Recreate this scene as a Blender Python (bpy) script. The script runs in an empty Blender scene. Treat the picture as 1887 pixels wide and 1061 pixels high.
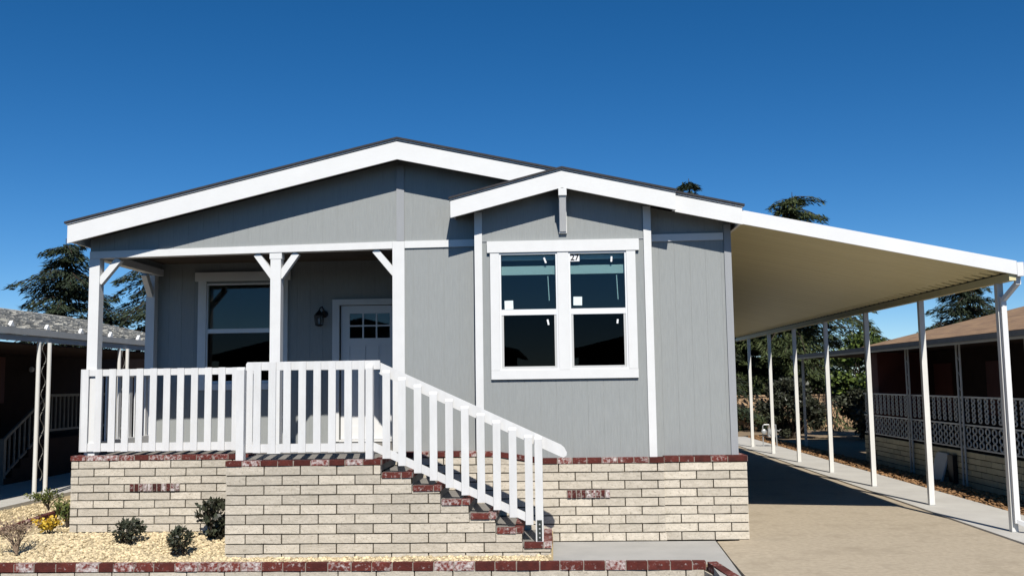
import bpy, math, random
import numpy as np
from mathutils import Vector, Matrix
random.seed(7)
RNG = np.random.default_rng(11)
SC = bpy.context.scene
COL = SC.collection

# ------------------------------------------------------------------ camera
YAW, PITCH, ROLL = -0.0408190, 0.0983493, -0.0142699
YAW_R = 0.0408190 * -1
cam = bpy.data.cameras.new('camera')
cam.sensor_width = 36.0
cam.lens = 36.0 * 1766.18 / 1887.0
cam.clip_start = 0.05
cam.clip_end = 3000.0
camo = bpy.data.objects.new('camera', cam)
COL.objects.link(camo)
cy, sy = math.cos(YAW), math.sin(YAW)
cp, sp = math.cos(PITCH), math.sin(PITCH)
fwd = Vector((sy * cp, cy * cp, sp))
right = Vector((cy, -sy, 0))
up = right.cross(fwd)
cr, sr = math.cos(ROLL), math.sin(ROLL)
r2 = right * cr + up * sr
u2 = up * cr - right * sr
M = Matrix.Identity(4)
for i in range(3):
    M[i][0] = r2[i]; M[i][1] = u2[i]; M[i][2] = -fwd[i]
M[0][3], M[1][3], M[2][3] = 0.0, 0.0, 2.0
camo.matrix_world = M
SC.camera = camo

# ------------------------------------------------------------------ sky, sun, exposure
SUN_EL = math.radians(45.5)
SUN_AZ = math.radians(10.0)           # to the right of straight behind the camera
world = bpy.data.worlds.new('World')
SC.world = world
world.use_nodes = True
wt = world.node_tree
for n in list(wt.nodes):
    wt.nodes.remove(n)
wo = wt.nodes.new('ShaderNodeOutputWorld')
bg = wt.nodes.new('ShaderNodeBackground')
sky = wt.nodes.new('ShaderNodeTexSky')
sky.sky_type = 'NISHITA'
sky.sun_disc = False
sky.sun_elevation = SUN_EL
sky.sun_rotation = math.pi - SUN_AZ
sky.altitude = 1500.0
sky.air_density = 0.8
sky.dust_density = 0.0
sky.ozone_density = 4.0
bg.inputs['Strength'].default_value = 0.09
hs_ = wt.nodes.new('ShaderNodeHueSaturation')
hs_.inputs['Saturation'].default_value = 1.3
hs_.inputs['Value'].default_value = 1.0
wt.links.new(sky.outputs[0], hs_.inputs['Color'])
wt.links.new(hs_.outputs[0], bg.inputs[0])
wt.links.new(bg.outputs[0], wo.inputs[0])
sun = bpy.data.lights.new('sun', 'SUN')
sun.energy = 5.0
sun.angle = math.radians(0.5)
sun.color = (1.0, 0.955, 0.885)
suno = bpy.data.objects.new('sun', sun)
COL.objects.link(suno)
sd = Vector((math.sin(SUN_AZ) * math.cos(SUN_EL), -math.cos(SUN_AZ) * math.cos(SUN_EL), math.sin(SUN_EL)))
suno.rotation_euler = sd.to_track_quat('Z', 'Y').to_euler()
suno.location = (10, -30, 40)
SC.view_settings.view_transform = 'Standard'
SC.view_settings.look = 'None'
SC.view_settings.exposure = 0.15
SC.view_settings.gamma = 1.0
SC.cycles.diffuse_bounces = 1
SC.cycles.max_bounces = 8

# ------------------------------------------------------------------ materials
def mat(name, col, rough=0.6, col2=None, nscale=6.0, stretch=(1, 1, 1), namt=1.0, tone=0.0, tonecol=None,
        bump=0.0, bscale=40.0, bstretch=(1, 1, 1), metallic=0.0, spec=0.3, lime=None, limescale=18.0, limecut=0.55,
        fine=None, rough2=None):
    m = bpy.data.materials.new(name)
    m.use_nodes = True
    t = m.node_tree
    N, Lk = t.nodes, t.links
    for n in list(N):
        N.remove(n)
    out = N.new('ShaderNodeOutputMaterial')
    b = N.new('ShaderNodeBsdfPrincipled')
    Lk.new(b.outputs[0], out.inputs[0])
    b.inputs['Roughness'].default_value = rough
    b.inputs['Metallic'].default_value = metallic
    b.inputs['Specular IOR Level'].default_value = spec
    tc = N.new('ShaderNodeTexCoord')
    def noise(scale, st, detail=4.0, rgh=0.6):
        mp = N.new('ShaderNodeMapping')
        mp.inputs['Scale'].default_value = st
        Lk.new(tc.outputs['Object'], mp.inputs[0])
        nz = N.new('ShaderNodeTexNoise')
        nz.inputs['Scale'].default_value = scale
        nz.inputs['Detail'].default_value = detail
        nz.inputs['Roughness'].default_value = rgh
        Lk.new(mp.outputs[0], nz.inputs[0])
        return nz
    def mix(fac, a, bb, blend='MIX'):
        x = N.new('ShaderNodeMix'); x.data_type = 'RGBA'; x.blend_type = blend
        if hasattr(fac, 'links') or not isinstance(fac, (int, float)):
            Lk.new(fac, x.inputs[0])
        else:
            x.inputs[0].default_value = fac
        for v, s in ((a, 6), (bb, 7)):
            if isinstance(v, tuple):
                x.inputs[s].default_value = (v[0], v[1], v[2], 1)
            else:
                Lk.new(v, x.inputs[s])
        return x.outputs[2]
    def ramp(src, a, bv):
        r = N.new('ShaderNodeMapRange'); r.clamp = True
        r.inputs[1].default_value = a; r.inputs[2].default_value = bv
        Lk.new(src, r.inputs[0])
        return r.outputs[0]
    c = col
    if col2 is not None:
        nz = noise(nscale, stretch)
        c = mix(ramp(nz.outputs[0], 0.5 - 0.25 / namt, 0.5 + 0.25 / namt), col, col2)
    at = None
    if tone or tonecol is not None or lime is not None:
        at = N.new('ShaderNodeAttribute'); at.attribute_name = 'tone'
    if tonecol is not None:
        c = mix(at.outputs['Fac'], c, tonecol)
    if tone:
        v = N.new('ShaderNodeMapRange'); v.clamp = False
        v.inputs[3].default_value = 1 - tone; v.inputs[4].default_value = 1 + tone
        Lk.new(at.outputs['Fac'], v.inputs[0])
        cmb = N.new('ShaderNodeCombineColor')
        for i in range(3):
            Lk.new(v.outputs[0], cmb.inputs[i])
        c = mix(1.0, c, cmb.outputs[0], 'MULTIPLY')
    if fine is not None:
        nz = noise(fine[0], (1, 1, 1), 3.0, 0.7)
        c = mix(ramp(nz.outputs[0], fine[2], fine[3]), c, fine[1])
    if lime is not None:
        nz = noise(limescale, (1, 1, 1), 5.0, 0.65)
        ad = N.new('ShaderNodeMath'); ad.operation = 'MULTIPLY_ADD'
        ad.inputs[1].default_value = 0.30
        Lk.new(at.outputs['Fac'], ad.inputs[0]); Lk.new(nz.outputs[0], ad.inputs[2])
        c = mix(ramp(ad.outputs[0], limecut + 0.06, limecut + 0.30), c, lime)
    if isinstance(c, tuple):
        b.inputs['Base Color'].default_value = (c[0], c[1], c[2], 1)
    else:
        Lk.new(c, b.inputs['Base Color'])
    if rough2 is not None:
        nz = noise(nscale * 0.7, (1, 1, 1))
        r = N.new('ShaderNodeMapRange')
        r.inputs[1].default_value = 0.3; r.inputs[2].default_value = 0.7
        r.inputs[3].default_value = rough; r.inputs[4].default_value = rough2
        Lk.new(nz.outputs[0], r.inputs[0]); Lk.new(r.outputs[0], b.inputs['Roughness'])
    if bump:
        nz = noise(bscale, bstretch, 5.0, 0.65)
        bp = N.new('ShaderNodeBump')
        bp.inputs['Strength'].default_value = bump
        bp.inputs['Distance'].default_value = 0.01
        Lk.new(nz.outputs[0], bp.inputs['Height'])
        Lk.new(bp.outputs[0], b.inputs['Normal'])
    return m

def glass_mat(name, tint, refl=1.0):
    m = bpy.data.materials.new(name); m.use_nodes = True
    t = m.node_tree; N, Lk = t.nodes, t.links
    for n in list(N): N.remove(n)
    out = N.new('ShaderNodeOutputMaterial')
    tr = N.new('ShaderNodeBsdfTransparent'); tr.inputs[0].default_value = (*tint, 1)
    gl = N.new('ShaderNodeBsdfGlossy'); gl.inputs['Roughness'].default_value = 0.01
    gl.inputs[0].default_value = (refl, refl, refl, 1)
    lw = N.new('ShaderNodeLayerWeight'); lw.inputs[0].default_value = 0.5
    pw_ = N.new('ShaderNodeMath'); pw_.operation = 'POWER'; pw_.inputs[1].default_value = 5.0
    Lk.new(lw.outputs['Facing'], pw_.inputs[0])
    fr = N.new('ShaderNodeMath'); fr.operation = 'MULTIPLY_ADD'; fr.inputs[1].default_value = 0.9; fr.inputs[2].default_value = 0.028
    Lk.new(pw_.outputs[0], fr.inputs[0])
    mx = N.new('ShaderNodeMixShader')
    Lk.new(fr.outputs[0], mx.inputs[0]); Lk.new(tr.outputs[0], mx.inputs[1]); Lk.new(gl.outputs[0], mx.inputs[2])
    Lk.new(mx.outputs[0], out.inputs[0])
    return m

WHITE = mat('white_paint', (0.74, 0.74, 0.725), 0.5, (0.68, 0.68, 0.665), 5.0, namt=0.8, bump=0.12, bscale=60, bstretch=(1, 1, 0.15))
WHITE2 = mat('white_railing_paint', (0.75, 0.75, 0.735), 0.5, (0.62, 0.615, 0.60), 9.0, (1, 1, .25), namt=0.75, bump=0.25, bscale=50, bstretch=(1, 1, 0.2), tone=0.03)
FASCIA = mat('white_fascia_paint', (0.75, 0.75, 0.735), 0.55, (0.69, 0.69, 0.675), 3.0, namt=0.8, bump=0.1, bscale=50, bstretch=(0.2, 1, 1))
VINYL = mat('white_vinyl', (0.78, 0.79, 0.79), 0.35)
SASH = mat('grey_screen_frame', (0.55, 0.55, 0.53), 0.4)
SIDING = mat('grey_siding_paint', (0.322, 0.336, 0.328), 0.62, (0.278, 0.292, 0.286), 9.0, (6, 6, 0.45), 1.0, tone=0.03,
             bump=0.55, bscale=34, bstretch=(5, 5, 0.22))
SIDETRIM = mat('grey_trim_paint', (0.33, 0.34, 0.35), 0.6, (0.30, 0.31, 0.32), 8.0, (4, 4, 0.4), bump=0.2, bscale=40, bstretch=(3, 3, 0.2))
SOFFIT = mat('brown_soffit', (0.085, 0.065, 0.05), 0.8, (0.06, 0.046, 0.035), 4.0)
SHINGLE = mat('dark_shingle', (0.055, 0.052, 0.055), 0.9, (0.035, 0.034, 0.036), 14.0, bump=0.5, bscale=60, tone=0.25)
BLOCK = mat('slump_block', (0.62, 0.555, 0.455), 0.85, (0.48, 0.43, 0.345), 9.0, (1, 1, 2.0), 1.2, tone=0.14, bump=0.8, bscale=22,
            bstretch=(1, 1, 1.6), fine=(34.0, (0.33, 0.29, 0.225), 0.54, 0.72))
MORTAR = mat('dark_mortar', (0.075, 0.062, 0.042), 0.95, (0.045, 0.037, 0.026), 20.0, spec=0.1)
USED = mat('used_red_brick', (0.17, 0.034, 0.024), 0.85, (0.075, 0.018, 0.014), 10.0, tone=0.45, bump=0.7, bscale=45,
           lime=(0.60, 0.55, 0.52), limescale=26.0, limecut=0.62)
USED2 = mat('limewashed_red_brick', (0.15, 0.028, 0.022), 0.85, (0.045, 0.014, 0.012), 14.0, tone=0.45, bump=0.7, bscale=45,
           lime=(0.62, 0.57, 0.54), limescale=30.0, limecut=0.56)
CAPMORTAR = mat('cap_mortar', (0.34, 0.30, 0.26), 0.95, (0.22, 0.19, 0.16), 25.0)
CONC = mat('porch_concrete', (0.25, 0.235, 0.21), 0.85, (0.20, 0.185, 0.165), 3.0, bump=0.25, bscale=90)
SLAB = mat('pale_concrete', (0.43, 0.415, 0.385), 0.8, (0.35, 0.34, 0.315), 2.2, namt=0.9, bump=0.3, bscale=110,
           fine=(40.0, (0.30, 0.285, 0.26), 0.60, 0.78))
DRIVE = mat('tan_aggregate_driveway', (0.51, 0.43, 0.315), 0.9, (0.35, 0.29, 0.21), 15.0, namt=0.8, bump=0.8, bscale=40,
            fine=(1.6, (0.31, 0.255, 0.18), 0.50, 0.86))
WALK = mat('pale_walk_concrete', (0.56, 0.54, 0.49), 0.85, (0.46, 0.44, 0.40), 1.6, bump=0.25, bscale=100, fine=(45.0, (0.40, 0.38, 0.34), 0.6, 0.8))
STREET = mat('street_asphalt', (0.032, 0.031, 0.030), 0.95, (0.022, 0.022, 0.021), 4.0, spec=0.08, bump=0.4, bscale=120)
GROUND = mat('dry_ground', (0.30, 0.22, 0.14), 0.95, (0.20, 0.15, 0.095), 1.5, bump=0.5, bscale=50)
GRAVBED = mat('gravel_bed', (0.50, 0.40, 0.235), 0.95, (0.34, 0.26, 0.14), 40.0, bump=0.5, bscale=60)
PEBBLE = mat('gold_gravel', (0.63, 0.52, 0.33), 0.85, (0.53, 0.42, 0.25), 25.0, tone=0.42)
CHIPS = mat('wood_chips', (0.33, 0.19, 0.09), 0.9, (0.22, 0.12, 0.055), 25.0, tone=0.4)
AWN = mat('cream_awning_metal', (0.72, 0.64, 0.37), 0.45, (0.65, 0.575, 0.325), 1.3, (0.4, 3, 1))
AWNWHITE = mat('white_awning_metal', (0.76, 0.76, 0.745), 0.4, (0.71, 0.71, 0.70), 2.0)
POSTMAT = mat('white_post_metal', (0.74, 0.73, 0.69), 0.42, (0.64, 0.63, 0.59), 6.0, (1, 1, 0.3))
BLACK = mat('black_metal', (0.012, 0.012, 0.012), 0.45)
DARKPLATE = mat('dark_bracket_and_notch_shade', (0.05, 0.06, 0.055), 0.5, (0.02, 0.022, 0.02), 60.0)
DOORW = mat('white_door', (0.74, 0.74, 0.73), 0.4)
INTER = mat('interior_plaster', (0.30, 0.29, 0.27), 0.9)
FLOORM = mat('interior_floor', (0.10, 0.07, 0.05), 0.6)
BLIND = mat('white_blind', (0.75, 0.77, 0.76), 0.6)
STICK = mat('pale_sticker', (0.72, 0.80, 0.79), 0.6)
GLASS = glass_mat('window_glass', (0.72, 0.82, 0.82), 1.0)
SCREEN = glass_mat('screened_glass', (0.26, 0.25, 0.22), 0.4)
LAMPGLASS = glass_mat('lantern_glass', (0.8, 0.8, 0.8), 1.0)
BRASS = mat('satin_nickel', (0.5, 0.48, 0.45), 0.35, metallic=1.0)
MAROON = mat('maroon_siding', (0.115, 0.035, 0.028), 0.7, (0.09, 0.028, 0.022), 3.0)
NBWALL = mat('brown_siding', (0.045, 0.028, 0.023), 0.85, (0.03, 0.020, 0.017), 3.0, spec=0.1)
DIMRAIL = mat('dark_trim_rail_shade', (0.24, 0.235, 0.21), 0.7, (0.18, 0.175, 0.16), 5.0)  # dark trim grey; on the stair railing the porch shade is put into it
NBROOF = mat('tan_shingle', (0.36, 0.23, 0.125), 0.9, (0.20, 0.125, 0.075), 2.6, (2.5, 0.7, 1), 1.5, tone=0.2, fine=(30.0, (0.20, 0.12, 0.07), 0.55, 0.7), bump=0.6, bscale=30)
GREYROOF = mat('weathered_rock_roof', (0.46, 0.45, 0.40), 0.95, (0.27, 0.26, 0.235), 7.0, (0.6, 2.0, 2.0), 1.3, tone=0.22, bump=0.8, bscale=30)
NBBLOCK = mat('painted_yellow_block', (0.60, 0.55, 0.38), 0.85, (0.50, 0.45, 0.30), 5.0, tone=0.12, bump=0.5, bscale=30)
NBTRIM = mat('pale_grey_trim', (0.58, 0.58, 0.54), 0.5, (0.50, 0.50, 0.46), 4.0)
LATT = mat('pale_lattice_paint', (0.64, 0.64, 0.60), 0.5)
PALE = mat('pale_grey_panel', (0.50, 0.51, 0.49), 0.5, (0.43, 0.44, 0.42), 4.0)
TANWALL = mat('tan_block', (0.46, 0.31, 0.185), 0.9, (0.38, 0.25, 0.15), 4.0, tone=0.12, bump=0.5, bscale=25)
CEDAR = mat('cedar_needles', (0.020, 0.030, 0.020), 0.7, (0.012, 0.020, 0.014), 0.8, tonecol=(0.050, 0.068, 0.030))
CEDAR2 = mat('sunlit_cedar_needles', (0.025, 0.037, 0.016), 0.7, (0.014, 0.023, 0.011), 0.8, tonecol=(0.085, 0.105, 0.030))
BARK = mat('bark', (0.07, 0.05, 0.035), 0.95, (0.04, 0.03, 0.022), 12.0, (1, 1, 0.3), bump=0.6)
LEAFB = mat('bright_leaves', (0.022, 0.042, 0.010), 0.5, (0.012, 0.024, 0.007), 3.0, tonecol=(0.15, 0.20, 0.04))
LEAFD = mat('dark_leaves', (0.018, 0.026, 0.014), 0.4, (0.022, 0.016, 0.012), 5.0, tonecol=(0.070, 0.078, 0.048))
LEAFG = mat('green_leaves', (0.060, 0.095, 0.025), 0.5, (0.035, 0.06, 0.015), 6.0, tonecol=(0.17, 0.18, 0.05))
LEAFY = mat('yellow_flowers', (0.62, 0.36, 0.02), 0.6, (0.50, 0.26, 0.01), 9.0, tonecol=(0.75, 0.55, 0.08))
TWIG = mat('dry_twigs', (0.22, 0.15, 0.10), 0.9, (0.14, 0.09, 0.06), 8.0, tonecol=(0.36, 0.27, 0.19))
INK = mat('black_ink', (0.01, 0.01, 0.01), 0.6)
PAPER = mat('white_paper', (0.82, 0.82, 0.82), 0.6)
GALV = mat('grey_metal', (0.40, 0.41, 0.41), 0.4, metallic=0.3)

# ------------------------------------------------------------------ builders
class MB:
    def __init__(s):
        s.v = []; s.f = []; s.t = []
    def face(s, pts, tone=0.5):
        n = len(s.v); s.v.extend([tuple(p) for p in pts]); s.f.append(tuple(range(n, n + len(pts)))); s.t.append(tone)
    def hexa(s, p, tone=0.5):            # 8 points: bottom ring 0-3, top ring 4-7 (counter-clockwise from above)
        n = len(s.v); s.v.extend([tuple(q) for q in p])
        for a in ((3, 2, 1, 0), (4, 5, 6, 7), (0, 1, 5, 4), (1, 2, 6, 5), (2, 3, 7, 6), (3, 0, 4, 7)):
            s.f.append(tuple(n + i for i in a)); s.t.append(tone)
        return s
    def box(s, x0, x1, y0, y1, z0, z1, tone=0.5, jit=0.0):
        p = [(x0, y0, z0), (x1, y0, z0), (x1, y1, z0), (x0, y1, z0), (x0, y0, z1), (x1, y0, z1), (x1, y1, z1), (x0, y1, z1)]
        if jit:
            p = [tuple(c + random.uniform(-jit, jit) for c in q) for q in p]
        return s.hexa(p, tone)
    def prism(s, poly, y0, y1, tone=0.5):   # poly in (x, z), counter-clockwise seen from the front (-y)
        n = len(s.v); k = len(poly)
        s.v.extend([(x, y0, z) for x, z in poly]); s.v.extend([(x, y1, z) for x, z in poly])
        s.f.append(tuple(n + i for i in range(k))); s.t.append(tone)
        s.f.append(tuple(n + k + i for i in reversed(range(k)))); s.t.append(tone)
        for i in range(k):
            j = (i + 1) % k
            s.f.append((n + j, n + i, n + k + i, n + k + j)); s.t.append(tone)
        return s
    def prismx(s, poly, x0, x1, tone=0.5):  # poly in (y, z)
        n = len(s.v); k = len(poly)
        s.v.extend([(x0, y, z) for y, z in poly]); s.v.extend([(x1, y, z) for y, z in poly])
        s.f.append(tuple(n + i for i in range(k))); s.t.append(tone)
        s.f.append(tuple(n + k + i for i in reversed(range(k)))); s.t.append(tone)
        for i in range(k):
            j = (i + 1) % k
            s.f.append((n + j, n + i, n + k + i, n + k + j)); s.t.append(tone)
        return s
    def bar(s, a, b, w, h=None, upv=(0, 0, 1), tone=0.5):   # rectangular bar from a to b: w across, h along up
        h = h or w
        a, b = Vector(a), Vector(b); d = (b - a).normalized(); U = Vector(upv)
        side = d.cross(U)
        if side.length < 1e-4:
            side = d.cross(Vector((0, 1, 0)))
        side.normalize(); U = side.cross(d)
        q = []
        for P in (a, b):
            q.append([P - side * w / 2 - U * h / 2, P + side * w / 2 - U * h / 2, P + side * w / 2 + U * h / 2, P - side * w / 2 + U * h / 2])
        return s.hexa(q[0] + q[1], tone)
    def tube(s, pts, r, seg=8, tone=0.5, cap=True):
        pts = [Vector(p) for p in pts]
        rr = r if isinstance(r, (list, tuple)) else [r] * len(pts)
        n = len(s.v)
        for i, P in enumerate(pts):
            d = (pts[min(i + 1, len(pts) - 1)] - pts[max(i - 1, 0)])
            d.normalize()
            sd_ = d.cross(Vector((0, 0, 1)))
            if sd_.length < 1e-3:
                sd_ = d.cross(Vector((0, 1, 0)))
            sd_.normalize(); u_ = sd_.cross(d)
            for k in range(seg):
                an = 2 * math.pi * k / seg
                s.v.append(tuple(P + (sd_ * math.cos(an) + u_ * math.sin(an)) * rr[i]))
        for i in range(len(pts) - 1):
            for k in range(seg):
                k2 = (k + 1) % seg
                s.f.append((n + i * seg + k, n + i * seg + k2, n + (i + 1) * seg + k2, n + (i + 1) * seg + k)); s.t.append(tone)
        if cap:
            s.f.append(tuple(n + k for k in reversed(range(seg)))); s.t.append(tone)
            e = n + (len(pts) - 1) * seg
            s.f.append(tuple(e + k for k in range(seg))); s.t.append(tone)
        return s
    def lathe(s, c, prof, seg=16, axis='z', tone=0.5):   # prof: list of (r, h)
        n = len(s.v)
        for r, h in prof:
            for k in range(seg):
                an = 2 * math.pi * k / seg
                a, b = r * math.cos(an), r * math.sin(an)
                if axis == 'z': p = (c[0] + a, c[1] + b, c[2] + h)
                elif axis == 'y': p = (c[0] + a, c[1] + h, c[2] + b)
                else: p = (c[0] + h, c[1] + a, c[2] + b)
                s.v.append(p)
        for i in range(len(prof) - 1):
            for k in range(seg):
                k2 = (k + 1) % seg
                s.f.append((n + i * seg + k, n + i * seg + k2, n + (i + 1) * seg + k2, n + (i + 1) * seg + k)); s.t.append(tone)
        s.f.append(tuple(n + k for k in reversed(range(seg)))); s.t.append(tone)
        e = n + (len(prof) - 1) * seg
        s.f.append(tuple(e + k for k in range(seg))); s.t.append(tone)
        return s
    def build(s, name, m, parent=None, smooth=False):
        return link_mesh(name, s.v, s.f, s.t, m, parent, smooth)

def origin_of(o):
    p = Vector((0, 0, 0))
    while o is not None:
        p = p + o.location; o = o.parent
    return p

def link_mesh(name, v, f, t, m, parent=None, smooth=False):
    me = bpy.data.meshes.new(name)
    o0 = origin_of(parent)
    me.from_pydata([(p[0] - o0[0], p[1] - o0[1], p[2] - o0[2]) for p in v], [], f)
    at = me.attributes.new('tone', 'FLOAT', 'FACE')
    at.data.foreach_set('value', np.asarray(t, dtype=np.float32))
    me.materials.append(m)
    if smooth:
        me.polygons.foreach_set('use_smooth', [True] * len(me.polygons))
    me.update()
    o = bpy.data.objects.new(name, me)
    COL.objects.link(o)
    o.parent = parent
    return o

def link_np(name, V, F, T, m, parent=None, smooth=False):
    """V (n,3) float, F (k,3 or 4) int, T (k,)"""
    me = bpy.data.meshes.new(name)
    o0 = origin_of(parent)
    V = V - np.array(o0)
    k, c = F.shape
    me.vertices.add(len(V)); me.vertices.foreach_set('co', V.astype(np.float32).ravel())
    me.loops.add(k * c); me.loops.foreach_set('vertex_index', F.astype(np.int32).ravel())
    me.polygons.add(k)
    me.polygons.foreach_set('loop_start', np.arange(0, k * c, c, dtype=np.int32))
    at = me.attributes.new('tone', 'FLOAT', 'FACE')
    at.data.foreach_set('value', np.asarray(T, dtype=np.float32))
    me.materials.append(m)
    if smooth:
        me.polygons.foreach_set('use_smooth', [True] * k)
    me.update(calc_edges=True)
    me.validate()
    o = bpy.data.objects.new(name, me)
    COL.objects.link(o); o.parent = parent
    return o

def tag(o, label=None, cat=None, group=None, kind=None):
    if label: o['label'] = label
    if cat: o['category'] = cat
    if group: o['group'] = group
    if kind: o['kind'] = kind
    return o

def thing(name, loc, label, cat, group=None):
    o = bpy.data.objects.new(name, None)
    COL.objects.link(o); o.location = loc
    o.empty_display_size = 0.3
    return tag(o, label, cat, group)

def struct(o):
    o['kind'] = 'structure'
    return o

def rnd(): return random.random()

def intervals(segs, cut0, cut1):
    out = []
    for a, b in segs:
        if cut1 <= a or cut0 >= b: out.append((a, b)); continue
        if cut0 > a: out.append((a, cut0))
        if cut1 < b: out.append((cut1, b))
    return out

def siding(mb, x0, x1, zb, zt, yf, holes=(), gs=0.203, gw=0.006, gd=0.0032, th=0.10, phase=0.0, kinks=()):
    """vertical grooved panel in the x-z plane; zb, zt functions of x; holes (x0,x1,z0,z1)"""
    br = {x0, x1}
    g = []
    n0 = math.floor((x0 - phase) / gs)
    for i in range(n0, n0 + int((x1 - x0) / gs) + 3):
        a = phase + i * gs
        if x0 < a and a + gw < x1:
            g.append((a, a + gw)); br.add(a); br.add(a + gw)
    for h in holes:
        for q in h[:2]:
            if x0 < q < x1: br.add(q)
    for k in kinks:
        if x0 < k < x1: br.add(k)
    xs = sorted(br)
    for a, b in zip(xs[:-1], xs[1:]):
        if b - a < 1e-5: continue
        mid = (a + b) / 2
        y = yf + (gd if any(p <= mid <= q for p, q in g) else 0.0)
        segs = [(-1e9, 1e9)]
        for h in holes:
            if h[0] < mid < h[1]: segs = intervals(segs, h[2], h[3])
        for s0, s1 in segs:
            za0, zb0 = max(zb(a), s0), max(zb(b), s0)
            za1, zb1 = min(zt(a), s1), min(zt(b), s1)
            if za1 - za0 < 1e-4 and zb1 - zb0 < 1e-4: continue
            mb.prism([(a, za0), (b, zb0), (b, zb1), (a, za1)], y, yf + th, 0.5)

def block_wall(mbB, mbM, O, U, length, z0, ch, nc, clip=None, bl=0.417, joint=0.0145, depth=0.09, off=0.0, rec=0.016, end_half=False):
    """running-bond block facing. O=(x,y) left end of the face seen from outside, U unit direction along the face;
    the outward normal is U rotated -90 deg (U=(1,0) -> normal (0,-1))."""
    ux, uy = U; nx, ny = uy, -ux
    def P(u, n, z): return (O[0] + ux * u + nx * n, O[1] + uy * u + ny * n, z)
    for c in range(nc):
        za, zb_ = z0 + c * ch, z0 + (c + 1) * ch
        u0, u1 = (0.0, length) if clip is None else clip(c, za, zb_)
        if u1 - u0 < 0.03: continue
        m0, m1 = u0 + .009, u1 - .009
        mbM.hexa([P(m0, -rec, za), P(m1, -rec, za), P(m1, -depth, za), P(m0, -depth, za),
                  P(m0, -rec, zb_), P(m1, -rec, zb_), P(m1, -depth, zb_), P(m0, -depth, zb_)], 0.5)
        s = off + (bl / 2 if c % 2 else 0.0)
        e = s - bl * math.ceil((s - u0) / bl + 1)
        edges = [u0]
        while e < u1 - 0.05:
            if e > u0 + 0.05: edges.append(e)
            e += bl
        edges.append(u1)
        for a, b in zip(edges[:-1], edges[1:]):
            j = joint / 2
            aa = a + (j if a > u0 + 1e-6 else 0.0); bb = b - (j if b < u1 - 1e-6 else 0.0)
            zt_, zc = za + j, zb_ - j
            jj = lambda: random.uniform(-0.0022, 0.0022)
            f = random.uniform(-0.003, 0.003)
            tn = rnd()
            mid = (aa + bb) / 2 + random.uniform(-0.05, 0.05)
            # slumped face: three columns so the face bulges a little
            cols = [aa, mid, bb]
            fr = [f + jj(), f + random.uniform(0.001, 0.006), f + jj()]
            lo = [zt_ + jj(), zt_ + jj(), zt_ + jj()]; hi = [zc + jj(), zc + jj(), zc + jj()]
            for q in range(2):
                mbB.hexa([P(cols[q], fr[q], lo[q]), P(cols[q + 1], fr[q + 1], lo[q + 1]), P(cols[q + 1], -depth + .004, lo[q + 1]), P(cols[q], -depth + .004, lo[q]),
                          P(cols[q], fr[q], hi[q]), P(cols[q + 1], fr[q + 1], hi[q + 1]), P(cols[q + 1], -depth + .004, hi[q + 1]), P(cols[q], -depth + .004, hi[q])], tn)

def cap_row(mbB, mbM, A, B, wid, h, bl=0.205, joint=0.012, over=0.0):
    """row of old red bricks laid flat along A->B (3D, top-front edge line, may slope); the bricks reach `wid` inward (left of A->B)."""
    A, B = Vector(A), Vector(B); d = B - A; Ln = d.length; d.normalize()
    inn = Vector((-d.y, d.x, 0)).normalized()
    zv = Vector((0, 0, 1))
    def Q(u, n, z): return A + d * u + inn * n + zv * z
    mbM.hexa([Q(0.002, .008, -h), Q(Ln - .002, .008, -h), Q(Ln - .002, wid - .004, -h), Q(0.002, wid - .004, -h), Q(0.002, .008, -.006), Q(Ln - .002, .008, -.006), Q(Ln - .002, wid - .004, -.006), Q(0.002, wid - .004, -.006)])
    u = 0.0
    while u < Ln - 0.02:
        L_ = bl * random.uniform(0.9, 1.08)
        if Ln - (u + L_) < 0.06: L_ = Ln - u
        e = min(u + L_, Ln)
        a, b = u + joint / 2, e - joint / 2
        jj = lambda k=0.003: random.uniform(-k, k)
        f = -over + jj(0.004)
        mbB.hexa([Q(a, f + jj(), -h + .002), Q(b, f + jj(), -h + .002), Q(b, wid, -h + .002), Q(a, wid, -h + .002), Q(a + jj(), f + .003 + jj(), jj()), Q(b + jj(), f + .003 + jj(), jj()), Q(b, wid, 0), Q(a, wid, 0)], rnd())
        u = e

def ext(x, a, b, za, zb_):
    return za + (zb_ - za) * (x - a) / (b - a)

# ------------------------------------------------------------------ the setting
g = MB()
g.face([(-600, 10.95, -0.035), (600, 10.95, -0.035), (600, 900, -0.035), (-600, 900, -0.035)])
g.face([(-600, 10.95, -0.30), (600, 10.95, -0.30), (600, 10.95, -0.035), (-600, 10.95, -0.035)])
struct(g.build('ground', GROUND))
g = MB()
g.face([(-600, -600, -0.304), (600, -600, -0.304), (600, 10.97, -0.304), (-600, 10.97, -0.304)])
struct(g.build('street', STREET))

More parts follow.
